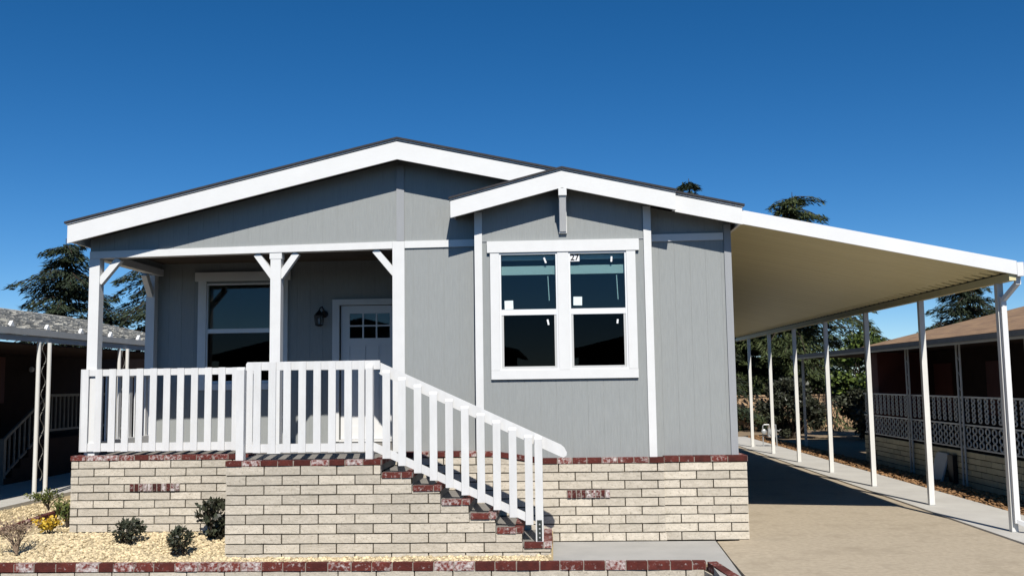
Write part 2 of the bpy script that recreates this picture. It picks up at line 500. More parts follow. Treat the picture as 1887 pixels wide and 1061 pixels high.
XR = 5.56
g = MB()
rows = [(6.0, 2.35, -.27), (9.3, 2.03, -.02), (10.2, 1.935, 0), (10.985, 1.955, 0), (12.29, 2.012, 0), (12.33, 2.30, 0), (31.0, 2.30, 0)]
for (ya, xa, za), (yb2, xb, zb2) in zip(rows[:-1], rows[1:]):
    g.face([(xa, ya, za), (XR, ya, za), (XR, yb2, zb2), (xb, yb2, zb2)])
    g.face([(xa, ya, -.3), (xa, ya, za), (xb, yb2, zb2), (xb, yb2, -.3)])
g.face([(2.35, 6.0, -.3), (XR, 6.0, -.3), (XR, 6.0, -.27), (2.35, 6.0, -.27)])
struct(g.build('driveway', DRIVE))
g = MB()
g.box(XR, 6.66, 6.5, 34.0, -0.2, 0.022)
struct(g.build('side_walk', WALK))
g = MB()
g.hexa([(-0.03, 10.985, -.1), (1.94, 10.985, -.1), (2.0, 12.345, -.1), (-0.03, 12.345, -.1), (-0.03, 10.985, -.002), (1.94, 10.985, -.002), (2.0, 12.345, -.002), (-0.03, 12.345, -.002)])
g.hexa([(1.70, 10.2, -.1), (1.92, 10.2, -.1), (1.9399, 10.984, -.1), (1.70, 10.984, -.1), (1.70, 10.2, -.03), (1.92, 10.2, -.03), (1.9399, 10.984, -.0021), (1.70, 10.984, -.0021)])
struct(g.build('entry_path', SLAB))

def smooth(a, b, x):
    t = min(1, max(0, (x - a) / (b - a))); return t * t * (3 - 2 * t)
def bed_z(x, y):
    h = 0.005 + 0.13 * smooth(11.1, 12.45, y) * smooth(-8.6, -6.2, x) + 0.03 * smooth(-5, -2, -x) * 0
    return h - 0.02 * smooth(13, 18, y)
# planted gravel beds (a ground sheet under loose stones)
vs, fs = [], []
nx_, ny_ = 50, 44
X0b, X1b, Y0b, Y1b = -9.28, -0.03, 10.96, 19.5
for j in range(ny_ + 1):
    for i in range(nx_ + 1):
        x = X0b + (X1b - X0b) * i / nx_; y = Y0b + (Y1b - Y0b) * j / ny_
        vs.append((x, y, bed_z(x, y)))
for j in range(ny_):
    for i in range(nx_):
        a = j * (nx_ + 1) + i
        xm, ym = vs[a][0], vs[a][1]
        if xm > -6.1 and ym > 12.7: continue
        fs.append((a, a + 1, a + nx_ + 2, a + nx_ + 1))
struct(link_mesh('gravel_bed', vs, fs, [0.5] * len(fs), GRAVBED))

def pebbles(name, n, sampler, r0, r1, flat, m):
    base = []
    ph = (1 + 5 ** .5) / 2
    for a in (-1, 1):
        for b in (-ph, ph):
            base += [(0, a, b), (a, b, 0), (b, 0, a)]
    B = np.array(base); B /= np.linalg.norm(B[0])
    F = []
    for i in range(12):
        for j in range(i + 1, 12):
            for k in range(j + 1, 12):
                if all(np.linalg.norm(B[p] - B[q]) < 1.1 for p, q in ((i, j), (j, k), (i, k))):
                    nrm = np.cross(B[j] - B[i], B[k] - B[i])
                    F.append((i, j, k) if nrm @ B[i] > 0 else (i, k, j))
    F = np.array(F)
    C = sampler(n)
    n = len(C)
    R = RNG.uniform(r0, r1, n)
    S = np.stack([R * RNG.uniform(.75, 1.5, n), R * RNG.uniform(.7, 1.2, n), R * flat * RNG.uniform(.7, 1.2, n)], 1)
    an = RNG.uniform(0, 2 * np.pi, n); ti = RNG.uniform(-.5, .5, n)
    ca, sa, ct, st = np.cos(an), np.sin(an), np.cos(ti), np.sin(ti)
    P = B[None] * S[:, None] * RNG.uniform(.85, 1.15, (n, 12, 1))
    x, y, z = P[..., 0], P[..., 1], P[..., 2]
    y2, z2 = y * ct[:, None] - z * st[:, None], y * st[:, None] + z * ct[:, None]
    x3, y3 = x * ca[:, None] - y2 * sa[:, None], x * sa[:, None] + y2 * ca[:, None]
    V = np.stack([x3, y3, z2], -1) + C[:, None]
    FF = (F[None] + (np.arange(n) * 12)[:, None, None]).reshape(-1, 3)
    T = np.repeat(RNG.uniform(0, 1, n), 20)
    return link_np(name, V.reshape(-1, 3), FF, T, m)

def samp_bed(n):
    out = []
    while len(out) < n:
        q = rnd()
        if q < 0.62:
            x = random.uniform(-7.6, -3.8); y = random.uniform(10.98, 12.44)
        elif q < 0.72:
            x = random.uniform(-3.9, -0.06); y = random.uniform(10.97, 11.28)
        else:
            x = random.uniform(-9.2, -6.4); y = random.uniform(11.0, 17.5)
        if -3.87 < x and y > 11.27: continue
        out.append((x, y, bed_z(x, y) + random.uniform(0.0, 0.012)))
    return np.array(out)
tag(pebbles('gravel', 12500, samp_bed, 0.013, 0.026, 0.7, PEBBLE), kind='stuff')

def samp_chip(n):
    y = 12.0 + 22 * RNG.uniform(0, 1, n) ** 1.2
    x = RNG.uniform(6.68, 7.45, n)
    return np.stack([x, y, -0.02 + RNG.uniform(0, .05, n) + .05 * np.clip(1 - np.abs(x - 7.0) / .35, 0, 1)], 1)
tag(pebbles('wood_chip_strip', 7000, samp_chip, 0.016, 0.045, 0.35, CHIPS), kind='stuff')

# ------------------------------------------------------------------ the house
HL = 'wide grey manufactured house with white fascia, bay window and covered corner porch'
house = thing('manufactured_house', (-2.0, 12.6, 0.0), HL, 'house')
YM, YB, YP = 12.60, 12.45, 14.75            # main wall, bay wall, porch back wall
XL, XRH, XP = -6.25, 2.372, -2.10           # house left, house right, porch right side
YE = 30.0
PK = -1.985
def fas_top(x): return ext(x, -6.36, PK, 4.149, 5.173) if x < PK else ext(x, PK, 2.47, 5.173, 4.190)
def fas_bot(x): return fas_top(x) - (0.238 if x < PK else ext(x, PK, 2.47, 0.24, 0.215))
def frieze_bot(x): return ext(x, -6.2, -2.05, 3.745, 3.800) if x < -2.05 else ext(x, -2.05, 2.3, 3.800, 3.828)
def frieze_top(x): return frieze_bot(x) + 0.094

w = MB()
fn_c = lambda z: (lambda x: z)
# gable above porch beam and above the frieze
siding(w, -6.21, 2.36, lambda x: frieze_bot(x) + 0.02, lambda x: fas_bot(x) + 0.06, YM, kinks=(PK, -2.05), holes=((-0.95, 1.28, 0.0, 3.86),))
siding(w, -1.95, -0.93, fn_c(1.06), lambda x: frieze_bot(x) + 0.015, YM)
siding(w, 1.26, 2.36, fn_c(0.98), lambda x: frieze_bot(x) + 0.015, YM)
w.build('front_wall', SIDING, house)
# bay
def bay_top(x): return ext(x, -1.278, 0.165, 4.345, 4.709) if x < 0.165 else ext(x, 0.165, 1.617, 4.709, 4.385)
def bay_bot(x): return bay_top(x) - 0.222
WIN = (-0.70, 1.01, 2.13, 3.72)
w = MB()
siding(w, -0.985, 1.305, fn_c(0.98), lambda x: bay_bot(x) + 0.05, YB, kinks=(0.165,), holes=(WIN,), th=0.09, phase=0.04)
w.box(-0.985, -0.90, YB + .095, YM + .02, 0.98, 4.20)
w.box(1.22, 1.305, YB + .095, YM + .02, 0.98, 4.20)
w.build('bay_wall', SIDING, house)
# side, rear and porch walls
w = MB()
w.box(XRH - .10, XRH - .012, YM + .11, YE, 0.98, 4.15)
w.build('side_wall', SIDING, house)
MB().box(XL, XL + .1, YP, YE, 0.98, 4.10).build('side_wall', SIDING, house)
MB().box(XL + .1, XRH - .1, YE - .1, YE, 0.98, 4.1).build('rear_wall', SIDING, house)
PW = (-5.39, -4.20, 2.05, 3.61)
DOOR = (-3.29, -2.36, 1.14, 3.235)
w = MB()
siding(w, XL + .1, XP - .0, fn_c(0.9), fn_c(4.05), YP, holes=(PW, DOOR), phase=0.1)
w.box(XP - .001, XP + .1, YM + .12, YP + .1, 0.9, 4.05)
w.build('porch_wall', SIDING, house)
MB().box(XL + .05, XRH - .05, YM + .15, YE - .05, 3.98, 4.03).build('ceiling', INTER, house)
f = MB()
f.box(XP + .1, XRH - .1, YM + .13, YE - .1, 1.0, 1.08)
f.build('interior_floor', FLOORM, house)
f = MB()
f.box(XL + .1, XP + .1, YP + .12, YE - .1, 1.0, 1.08)
f.build('interior_floor', FLOORM, house)
for q in ((XP + .02, XP + .1, YP + .12, YE - .2), (XP + .11, XRH - .11, 17.0, 17.08), (XL + .11, XP, 18.6, 18.7)):
    MB().box(*q, 1.08, 3.97).build('interior_wall', INTER, house)
MB().box(-6.10, XP - .01, YM + .10, YP - .002, 3.93, 3.965).build('porch_ceiling', SOFFIT, house)

# roof
YR0, YR1 = 12.262, 30.3
rf = MB()
def slab(mb, xa, za, xb, zb_, th, y0, y1):
    mb.prism([(xa, za - th), (xb, zb_ - th), (xb, zb_), (xa, za)], y0, y1)
slab(rf, -6.345, 4.149 + .006, PK, 5.173 + .01, 0.10, YR0 + .036, YR1)
slab(rf, PK, 5.173 + .01, 2.455, 4.190 + .006, 0.10, YR0 + .036, YR1)
ro = rf.build('roof', SOFFIT, house)
sh = MB()
slab(sh, -6.40, 4.149 + .046, PK, 5.173 + .052, 0.026, YR0 - .03, YR1 + .02)
slab(sh, PK, 5.173 + .052, 2.50, 4.190 + .046, 0.026, YR0 - .03, YR1 + .02)
sh.build('shingles', SHINGLE, ro)
de = MB()
slab(de, -6.385, 4.149 + .019, PK, 5.173 + .024, 0.014, YR0 - .014, YR0 + .03)
slab(de, PK, 5.173 + .024, 2.485, 4.190 + .019, 0.014, YR0 - .014, YR0 + .03)
de.build('drip_edge', FASCIA, ro)
fa = MB()
fa.prism([(-6.365, fas_bot(-6.365)), (PK, fas_bot(PK)), (PK, fas_top(PK)), (-6.365, fas_top(-6.365))], YR0, YR0 + .035)
fa.prism([(PK, fas_bot(PK)), (.13, fas_bot(.13)), (.13, fas_top(.13)), (PK, fas_top(PK))], YR0 + .0, YR0 + .035)
fa.build('fascia', FASCIA, house)
MB().prism([(1.6125, fas_bot(1.6125)), (2.47, fas_bot(2.47)), (2.47, fas_top(2.47)), (1.6125, fas_top(1.6125))], YR0 + .0, YR0 + .035).build('fascia', FASCIA, house)
ea = MB()
ea.box(-6.365, -6.33, YR0 + .036, YR1, 3.93, 4.145)
ea.build('eave_board', FASCIA, house)
ea = MB()
ea.box(2.435, 2.47, YR0 + .036, YR1, 3.99, 4.185)
ea.build('eave_board', FASCIA, house)
# bay roof: a little gable standing 10 cm proud of the main fascia
br = MB()
slab(br, -1.262, 4.349, 0.165, 4.713, 0.09, 12.196, YM + .05)
slab(br, 0.165, 4.713, 1.603, 4.389, 0.09, 12.196, YM + .05)
bro = br.build('bay_roof', SOFFIT, house)
bs = MB()
slab(bs, -1.30, 4.345 + .044, 0.165, 4.709 + .050, 0.026, 12.13, YM - .005)
slab(bs, 0.165, 4.709 + .050, 1.625, 4.385 + .047, 0.026, 12.13, YR0 - .035)
bs.build('bay_shingles', SHINGLE, bro)
bd = MB()
slab(bd, -1.29, 4.345 + .018, 0.165, 4.709 + .022, 0.013, 12.146, 12.18)
slab(bd, 0.165, 4.709 + .022, 1.617, 4.385 + .018, 0.013, 12.146, 12.18)
bd.build('bay_drip_edge', FASCIA, bro)
bf = MB()
bf.prism([(-1.278, bay_bot(-1.278)), (0.165, bay_bot(.165)), (0.165, bay_top(.165)), (-1.278, bay_top(-1.278))], 12.16, 12.195)
bf.prism([(0.165, bay_bot(.165)), (1.612, bay_bot(1.612)), (1.612, bay_top(1.612)), (0.165, bay_top(.165))], 12.16, 12.195)
bf.box(1.577, 1.612, 12.196, 12.279, bay_bot(1.6), bay_top(1.6) - .012)
bf.build('bay_fascia', FASCIA, house)
MB().box(-1.262, -1.243, 12.196, YM - .002, bay_bot(-1.27) + .05, bay_top(-1.25) - .012).build('bay_eave_board', SIDETRIM, house)
# knee bracket under the bay peak
kb = MB()
kb.box(0.118, 0.222, 12.152, YB - .001, 4.385, 4.478)
kb.box(0.120, 0.220, YB - .045, YB - .0005, 3.93, 4.384)
kb.bar((0.17, 12.195, 4.40), (0.17, YB - .03, 3.965), 0.085, 0.07, upv=(0, -1, 0))
kb.build('gable_bracket', WHITE, house)

# white trims
t = MB()
t.prism([(-6.21, frieze_bot(-6.21)), (-2.102, frieze_bot(-2.102)), (-2.102, frieze_top(-2.102)), (-6.21, frieze_top(-6.21))], YM - .022, YM + .12)
t.build('porch_beam', WHITE, house)
t = MB()
t.prism([(-1.938, frieze_bot(-1.93)), (-0.99, frieze_bot(-.99)), (-0.99, frieze_top(-.99)), (-1.938, frieze_top(-1.93))], YM - .022, YM - .001)
t.build('frieze_board', WHITE, house)
t = MB()
t.prism([(1.318, frieze_bot(1.32)), (2.272, frieze_bot(2.27)), (2.272, frieze_top(2.27)), (1.318, frieze_top(1.32))], YM - .022, YM - .001)
t.build('frieze_board', WHITE, house)
t = MB()
t.box(-0.993, -0.893, YB - .02, YB - .001, 0.99, bay_bot(-.94) + .03)
t.box(-0.993, -0.985, YB - .001, YM - .001, 0.99, bay_bot(-.94) + .03)
t.build('bay_corner_trim', WHITE, house)
t = MB()
t.box(1.218, 1.316, YB - .02, YB - .001, 0.985, bay_bot(1.27) + .03)
t.box(1.306, 1.316, YB - .001, YM - .001, 0.985, bay_bot(1.27) + .03)
t.build('bay_corner_trim', WHITE, house)
t = MB()
t.box(-0.893, -0.829, YB - .010, YB - .001, 3.842, 3.856)
t.build('panel_flashing', SIDETRIM, house)
MB().box(1.153, 1.218, YB - .010, YB - .001, 3.842, 3.856).build('panel_flashing', SIDETRIM, house)
t = MB()
t.box(2.281, XRH, YM - .02, YM - .001, 0.985, fas_bot(2.33) + .03)
t.box(XRH - .0115, XRH, YM - .001, YM + .1, 0.985, 4.15)
t.build('corner_trim', SIDETRIM, house)
t = MB()
t.box(-2.046, -1.943, YM - .02, YM - .001, 3.90, fas_bot(PK) - .005)
t.build('gable_trim', SIDETRIM, house)

# porch posts and their braces
def post(x0, x1, y0, y1, z0, z1, brs, plate=True):
    m = MB().box(x0, x1, y0, y1, z0, z1)
    if plate:
        m.box(x0 - .012, x1 + .012, y0 - .004, y1 + .004, z1 - .085, z1 - .0005)
        m.box(x0 - .018, x1 + .018, y0 - .006, y1 + .01, z0, z0 + .012)
    p = m.build('porch_post', WHITE, house)
    for (a, b) in brs:
        MB().bar(a, b, 0.085, 0.085, upv=(0, 1, 0)).build('knee_brace', WHITE, p)
yb_ = YM + .055
post(-6.215, -6.075, YM - .01, YM + .125, 1.12, frieze_bot(-6.15) - .001,
     [((-6.09, yb_, 3.42), (-5.83, yb_, 3.735))], False)
post(-3.745, -3.605, YM - .01, YM + .125, 1.12, frieze_bot(-3.68) - .001,
     [((-3.715, yb_, 3.45), (-3.945, yb_, 3.765)), ((-3.63, yb_, 3.45), (-3.40, yb_, 3.77))])
post(-2.10, -1.94, YM - .024, YM + .125, 1.12, 3.895,
     [((-2.08, yb_, 3.47), (-2.345, yb_, 3.79))], False)
post(-6.30, -6.165, YP - .14, YP - .003, 1.12, 3.74,
     [((-6.235, YP - .10, 3.42), (-6.21, YP - .42, 3.735))], False)
t = MB(); t.box(-6.205, -6.085, YM + .126, YP - .001, 3.742, 3.845)
t.build('side_beam', WHITE, house)
t = MB(); t.prismx([(YM + .126, 3.846), (YP, 3.846), (YP, 4.02), (YM + .126, 4.02)][::-1], -6.20, -6.12)
t.build('side_panel', SIDING, house)

# bay window: two single-hung sashes in one cased opening
bw = MB()
bw.box(-0.790, -0.672, YB - .036, YB - .001, 2.160, 3.690)
bw.box(0.985, 1.103, YB - .036, YB - .001, 2.160, 3.690)
bw.box(-0.828, 1.152, YB - .045, YB - .001, 3.692, 3.842)
bw.box(-0.790, 1.106, YB - .036, YB - .001, 2.043, 2.158)
bw.box(0.088, 0.232, YB - .033, YB + .03, 2.160, 3.690)
win = bw.build('bay_window', WHITE, house)
def sash(x0, x1, x2, x3):
    fr = MB()
    fr.box(x0, x1, YB - .022, YB + .05, 3.664, 3.691)
    fr.box(x0, x0 + .022, YB - .022, YB + .05, 2.181, 3.663); fr.box(x1 - .022, x1, YB - .022, YB + .05, 2.181, 3.663)
    fr.box(x0 - .012, x1 + .012, YB - .028, YB + .05, 2.1585, 2.180)
    fr.box(x0 + .0225, x1 - .0225, YB - .018, YB + .05, 2.872, 2.945)
    fr.build('window_frame', VINYL, win)
    s = MB()
    s.box(x0 + .023, x0 + .05, YB - .012, YB + .02, 2.181, 2.871); s.box(x1 - .05, x1 - .023, YB - .012, YB + .02, 2.181, 2.871)
    s.box(x0 + .0505, x1 - .0505, YB - .012, YB + .02, 2.181, 2.207)
    s.box(x0 + .07, x0 + .09, YB - .02, YB - .0125, 2.183, 2.197); s.box(x1 - .09, x1 - .07, YB - .02, YB - .0125, 2.183, 2.197)
    s.build('lower_sash', SASH, win)
    MB().box(x0 + .0225, x1 - .0225, YB + .008, YB + .012, 2.946, 3.6635).build('upper_pane', GLASS, win)
    MB().box(x0 + .0505, x1 - .0505, YB + .004, YB + .008, 2.2075, 2.8715).build('lower_pane', SCREEN, win)
    b = MB()
    xa, xb = x0 + .024, x1 - .024
    b.box(xa, xb, YB + .055, YB + .10, 3.60, 3.655)
    for k in range(10):
        z = 3.405 + k * .0115
        b.box(xa, xb, YB + .055, YB + .10, z, z + .009, rnd())
    b.build('raised_blind', BLIND, win)
    MB().tube([(x1 - .125, YB + .05, 3.38), (x1 - .112, YB + .048, 3.06)], .0065, 6).build('blind_wand', BLIND, win)
sash(-0.671, 0.087, 0, 0)
sash(0.233, 0.984, 0, 0)
def sticker(x, z, w_, h_, rot, m, y=YB + .0065):
    c, s_ = math.cos(rot), math.sin(rot)
    q = [(-w_ / 2, -h_ / 2), (w_ / 2, -h_ / 2), (w_ / 2, h_ / 2), (-w_ / 2, h_ / 2)]
    p = [(x + a * c - b * s_, z + a * s_ + b * c) for a, b in q]
    return MB().prism(p, y - .0012, y).build('sticker', m, win)
sticker(-0.552, 3.008, .112, .112, 0.02, STICK)
sticker(0.345, 3.044, .112, .112, -0.02, STICK)
sticker(-0.072, 3.585, .022, .075, 0.35, PAPER)
sticker(0.795, 3.585, .022, .07, -0.08, PAPER)
sticker(-0.045, 2.775, .022, .072, 0.2, PAPER, YB + .003)
sticker(0.855, 2.772, .022, .055, -0.12, PAPER, YB + .003)
ns = sticker(0.316, 3.612, .125, .095, 0.0, PAPER)
cu = bpy.data.curves.new('numerals', 'FONT')
cu.body = '27'; cu.size = 0.115; cu.align_x = 'CENTER'; cu.align_y = 'CENTER'; cu.extrude = 0.0006; cu.offset = 0.0025
to = bpy.data.objects.new('numerals', cu); COL.objects.link(to)
bpy.context.view_layer.update()
dg = bpy.context.evaluated_depsgraph_get()
tme = bpy.data.meshes.new_from_object(to.evaluated_get(dg))
bpy.data.objects.remove(to)
tme.materials.clear(); tme.materials.append(INK)
tob = bpy.data.objects.new('numerals', tme); COL.objects.link(tob)
tob.parent = win
o0 = origin_of(win)
tob.location = (0.316 - o0[0], YB + .0045 - o0[1], 3.612 - o0[2])
tob.rotation_euler = (math.pi / 2, 0, 0)

# porch window
pw = MB()
pw.box(-5.52, -5.391, YP - .03, YP - .001, 2.05, 3.645)
pw.box(-4.199, -4.10, YP - .03, YP - .001, 2.05, 3.645)
pw.box(-5.57, -4.06, YP - .04, YP - .001, 3.6465, 3.785)
pw.box(-5.54, -4.08, YP - .03, YP - .001, 1.95, 2.049)
pwo = pw.build('porch_window', WHITE, house)
p = MB()
p.box(-5.39, -4.20, YP - .01, YP + .06, 3.585, 3.609); p.box(-5.39, -5.368, YP - .01, YP + .06, 2.052, 3.584)
p.box(-4.222, -4.20, YP - .01, YP + .06, 2.052, 3.584); p.box(-5.367, -4.223, YP - .01, YP + .06, 2.831, 2.898)
p.box(-5.367, -4.223, YP - .01, YP + .06, 2.052, 2.09)
p.build('window_frame', VINYL, pwo)
MB().box(-5.367, -4.223, YP + .02, YP + .024, 2.899, 3.584).build('upper_pane', GLASS, pwo)
MB().box(-5.367, -4.223, YP + .016, YP + .020, 2.091, 2.830).build('lower_pane', SCREEN, pwo)

# door
dt = MB()
dt.box(-3.40, -3.291, YP - .03, YP - .001, 1.14, 3.325); dt.box(-2.358, -2.25, YP - .03, YP - .001, 1.14, 3.325)
dt.box(-3.2905, -2.3585, YP - .03, YP - .001, 3.236, 3.325)
dt.box(-3.29, -2.36, YP - .02, YP + .06, 1.135, 1.165)
dt.build('door_casing', WHITE, house)
d = MB()
dx0, dx1, dz0, dz1, gx0, gx1, gz0, gz1 = -3.275, -2.375, 1.17, 3.225, -3.14, -2.51, 2.72, 3.105
y0, y1 = YP + .03, YP + .07
d.box(dx0, gx0, y0, y1, dz0, dz1); d.box(gx1, dx1, y0, y1, dz0, dz1)
d.box(gx0, gx1, y0, y1, gz1, dz1); d.box(gx0, gx1, y0, y1, 2.60, gz0)
d.box(gx0, gx1, y0 + .01, y1, dz0 + .2, 2.60); d.box(gx0, gx1, y0, y1, dz0, dz0 + .2)
for k in range(1, 3):
    x = gx0 + (gx1 - gx0) * k / 3
    d.box(x - .035, x + .035, y0, y0 + .0095, dz0 + .2, 2.60)
    d.box(x - .011, x + .011, y0, y1, gz0, gz1)
d.box(gx0, gx1, y0 + .002, y1 - .002, (gz0 + gz1) / 2 - .011, (gz0 + gz1) / 2 + .011)
door = d.build('front_door', DOORW, house)
MB().box(gx0, gx1, y0 + .018, y0 + .022, gz0, gz1).build('door_glass', GLASS, door)
h = MB(); h.lathe((-2.44, y0 - .001, 2.15), [(.032, 0), (.032, -.012), (.014, -.02), (.014, -.05), (.03, -.06), (.032, -.08), (.02, -.095)], 14, 'y')
h.build('door_handle', BRASS, door)

# brick skirting of the house
sb, sm = MB(), MB()
ZC = 0.967
block_wall(sb, sm, (-2.05, 12.36), (1, 0), 2.05 + 1.388, 0.0, ZC / 9, 9, off=0.02)
block_wall(sb, sm, (-2.05, 12.363), (1, 0), 1.45, ZC, 0.097, 1, off=0.22)
block_wall(sb, sm, (1.39, 12.395), (1, 0), 1.045, 0.0, ZC / 9, 9, off=0.20)
block_wall(sb, sm, (2.431, 12.395 + .095), (0, 1), 17.5, 0.0, ZC / 9, 9, off=0.1)
block_wall(sb, sm, (XL, 30), (0, -1), 15.2, 0.0, ZC / 9, 10, off=0.1)
sko = sb.build('brick_skirting', BLOCK, house)
sm.build('mortar', MORTAR, sko)
cb, cm = MB(), MB()
cap_row(cb, cm, (-0.15, 12.348, 1.037), (1.395, 12.348, 1.037), 0.11, 0.068)
cap_row(cb, cm, (1.395, 12.382, 1.041), (2.447, 12.382, 1.041), 0.21, 0.068)
cap_row(cb, cm, (-0.74, 12.348, 1.128), (-0.15, 12.348, 1.037), 0.11, 0.062)
cap_row(cb, cm, (-2.0, 12.348, 1.130), (-0.74, 12.348, 1.130), 0.24, 0.062)
cap_row(cb, cm, (2.449, 12.40, 1.041), (2.449, 29.9, 1.041), 0.1, 0.068)
cpo = cb.build('brick_cap', USED, house)
cm.build('cap_mortar', CAPMORTAR, cpo)
# sloping infill below the sloping piece of cap
MB().prism([(-0.60, .967), (-0.20, .967), (-0.62, 1.042), (-0.74, 1.062), (-0.74, .967)], 12.365, 12.45).build('sloping_block', BLOCK, house)
def soldier(mb, mm, x0, x1, y, z0, z1, n):
    mm.box(x0, x1, y - .001, y + .03, z0, z1)
    wd = (x1 - x0) / n
    for i in range(n):
        mb.box(x0 + i * wd + .007, x0 + (i + 1) * wd - .007, y - .010, y + .02, z0 + .004, z1 - .004, rnd(), .0025)
vb, vm = MB(), MB()
soldier(vb, vm, 0.155, 0.70, 12.348, 0.538, 0.640, 9)
vbo = vb.build('red_brick_inset', USED2, house); vm.build('mortar', CAPMORTAR, vbo)

# ------------------------------------------------------------------ wall lantern
ln = thing('wall_lantern', (-3.56, YP, 3.07), 'small black wall lantern with clear glass beside the front door', 'lantern')
m = MB()
m.lathe((-3.525, YP - .001, 3.10), [(.055, 0), (.055, -.012), (.03, -.02)], 16, 'y')
m.tube([(-3.525, YP - .015, 3.10), (-3.525, YP - .06, 3.16), (-3.54, YP - .11, 3.205), (-3.565, YP - .13, 3.19), (-3.58, YP - .13, 3.15)], .011, 8)
m.build('bracket', BLACK, ln)
m = MB(); c = (-3.58, YP - .13)
m.lathe((c[0], c[1], 3.065), [(.078, 0), (.082, .012), (.055, .045), (.022, .075), (.012, .095)], 6)
m.lathe((c[0], c[1], 2.905), [(.02, 0), (.058, .014), (.062, .03)], 6)
for k in range(6):
    an = math.pi / 3 * k
    m.tube([(c[0] + .06 * math.cos(an), c[1] + .06 * math.sin(an), 2.932), (c[0] + .073 * math.cos(an), c[1] + .073 * math.sin(an), 3.068)], .006, 5)
m.build('cage', BLACK, ln)
MB().lathe((c[0], c[1], 2.936), [(.052, 0), (.064, .126)], 6).build('lantern_pane', LAMPGLASS, ln)
MB().lathe((c[0], c[1], 2.936), [(.012, 0), (.012, .05), (.016, .075), (.004, .10)], 10).build('bulb', PAPER, ln, True)

# ------------------------------------------------------------------ brick porch and steps
st = thing('brick_porch_steps', (-3.0, 11.28, 0), 'pale slump block porch platform and six steps capped in old red brick', 'steps')
CHS = 0.1122
SX = [-2.02, -1.655, -1.32, -0.985, -0.68, -0.37, -0.04]
SZ = [1.13, 0.977, 0.822, 0.660, 0.497, 0.332, 0.165]
XS0 = -3.86
sb, sm = MB(), MB()
def clip_steps(c, za, zb_):
    for i in range(7):
        pass
    e = 0.0
    for i in range(7):
        if SZ[i] - 0.062 >= zb_ - 0.004:
            e = SX[i] - 0.012
    return (0.0, max(0.0, e - XS0))
NCS = 19
hs = CHS
top = 1.068
z0 = top - 10 * hs
block_wall(sb, sm, (XS0, 11.28), (1, 0), 4, z0, hs, 10, clip=clip_steps, off=0.24, bl=0.43)
# half-height course pieces closing each step up to its cap
for i in range(7):
    k = math.floor((SZ[i] - 0.062 - z0 + 0.004) / hs)
    zt_ = z0 + k * hs
    if SZ[i] - .062 - zt_ > 0.012:
        xa = SX[i - 1] - .012 if i else XS0
        # part of the tread that is not covered by the course above
        sb.box(xa + .006, SX[i] - .018, 11.282, 11.36, zt_ + .005, SZ[i] - .064, rnd(), .002)
        sm.box(xa + .002, SX[i] - .013, 11.289, 11.37, zt_, SZ[i] - .063)
block_wall(sb, sm, (XS0 + .004, 12.40), (0, -1), 1.12 - .095, z0, hs, 10, off=0.2)
# left platform
block_wall(sb, sm, (-6.285, 12.40), (1, 0), 2.435, 1.066 - 11 * .1015, .1015, 11, off=0.10, bl=0.405)
block_wall(sb, sm, (-6.281, 14.9), (0, -1), 2.50 - .095, 1.066 - 11 * .1015, .1015, 11, off=0.1, bl=0.405)
so = sb.build('block_wall', BLOCK, st)
sm.build('mortar', MORTAR, so)
fl = MB()
fl.box(-6.27, XP - .002, 12.46, YP - .001, 0.98, 1.118)
fl.box(XS0 + .02, SX[0] - .03, 11.36, 12.455, 0.98, 1.118)
fl.box(SX[0] - .03, -0.95, 12.36 + .23, YM - .003, 0.9, 1.05)
fl.build('porch_floor', CONC, st)
for i in range(1, 7):
    MB().box(SX[i - 1] - .02, SX[i] - .02, 11.38, 12.345, -.05, SZ[i] - .012).build('tread', CONC, st)
cb, cm = MB(), MB()
cap_row(cb, cm, (XS0 - .01, 11.268, 1.13), (SX[0], 11.268, 1.13), 0.10, 0.062)
cap_row(cb, cm, (SX[0] + .001, 11.372, 1.13), (SX[0] + .001, 12.345, 1.13), 0.10, 0.062)
for i in range(1, 7):
    c1, c2 = MB(), MB()
    cap_row(c1, c2, (SX[i - 1] + .004, 11.268, SZ[i]), (SX[i], 11.268, SZ[i]), 0.10, 0.062, bl=.24)
    cap_row(c1, c2, (SX[i] + .001, 11.372, SZ[i]), (SX[i] + .001, 12.345, SZ[i]), 0.10, 0.062)
    q = c1.build('step_cap', USED, st); c2.build('cap_mortar', CAPMORTAR, q)
co = cb.build('brick_cap', USED, st); cm.build('cap_mortar', CAPMORTAR, co)
cb, cm = MB(), MB()
cap_row(cb, cm, (-6.297, 12.388, 1.13), (XS0 - .012, 12.388, 1.13), 0.10, 0.062)
cap_row(cb, cm, (-6.297, 14.74, 1.13), (-6.297, 12.49, 1.13), 0.10, 0.062)
co = cb.build('brick_cap', USED, st)
cm.build('cap_mortar', CAPMORTAR, co)
vb, vm = MB(), MB()
soldier(vb, vm, -5.50, -4.84, 12.388, 0.672, 0.770, 11)
vbo = vb.build('red_brick_inset', USED2, st); vm.build('mortar', CAPMORTAR, vbo)

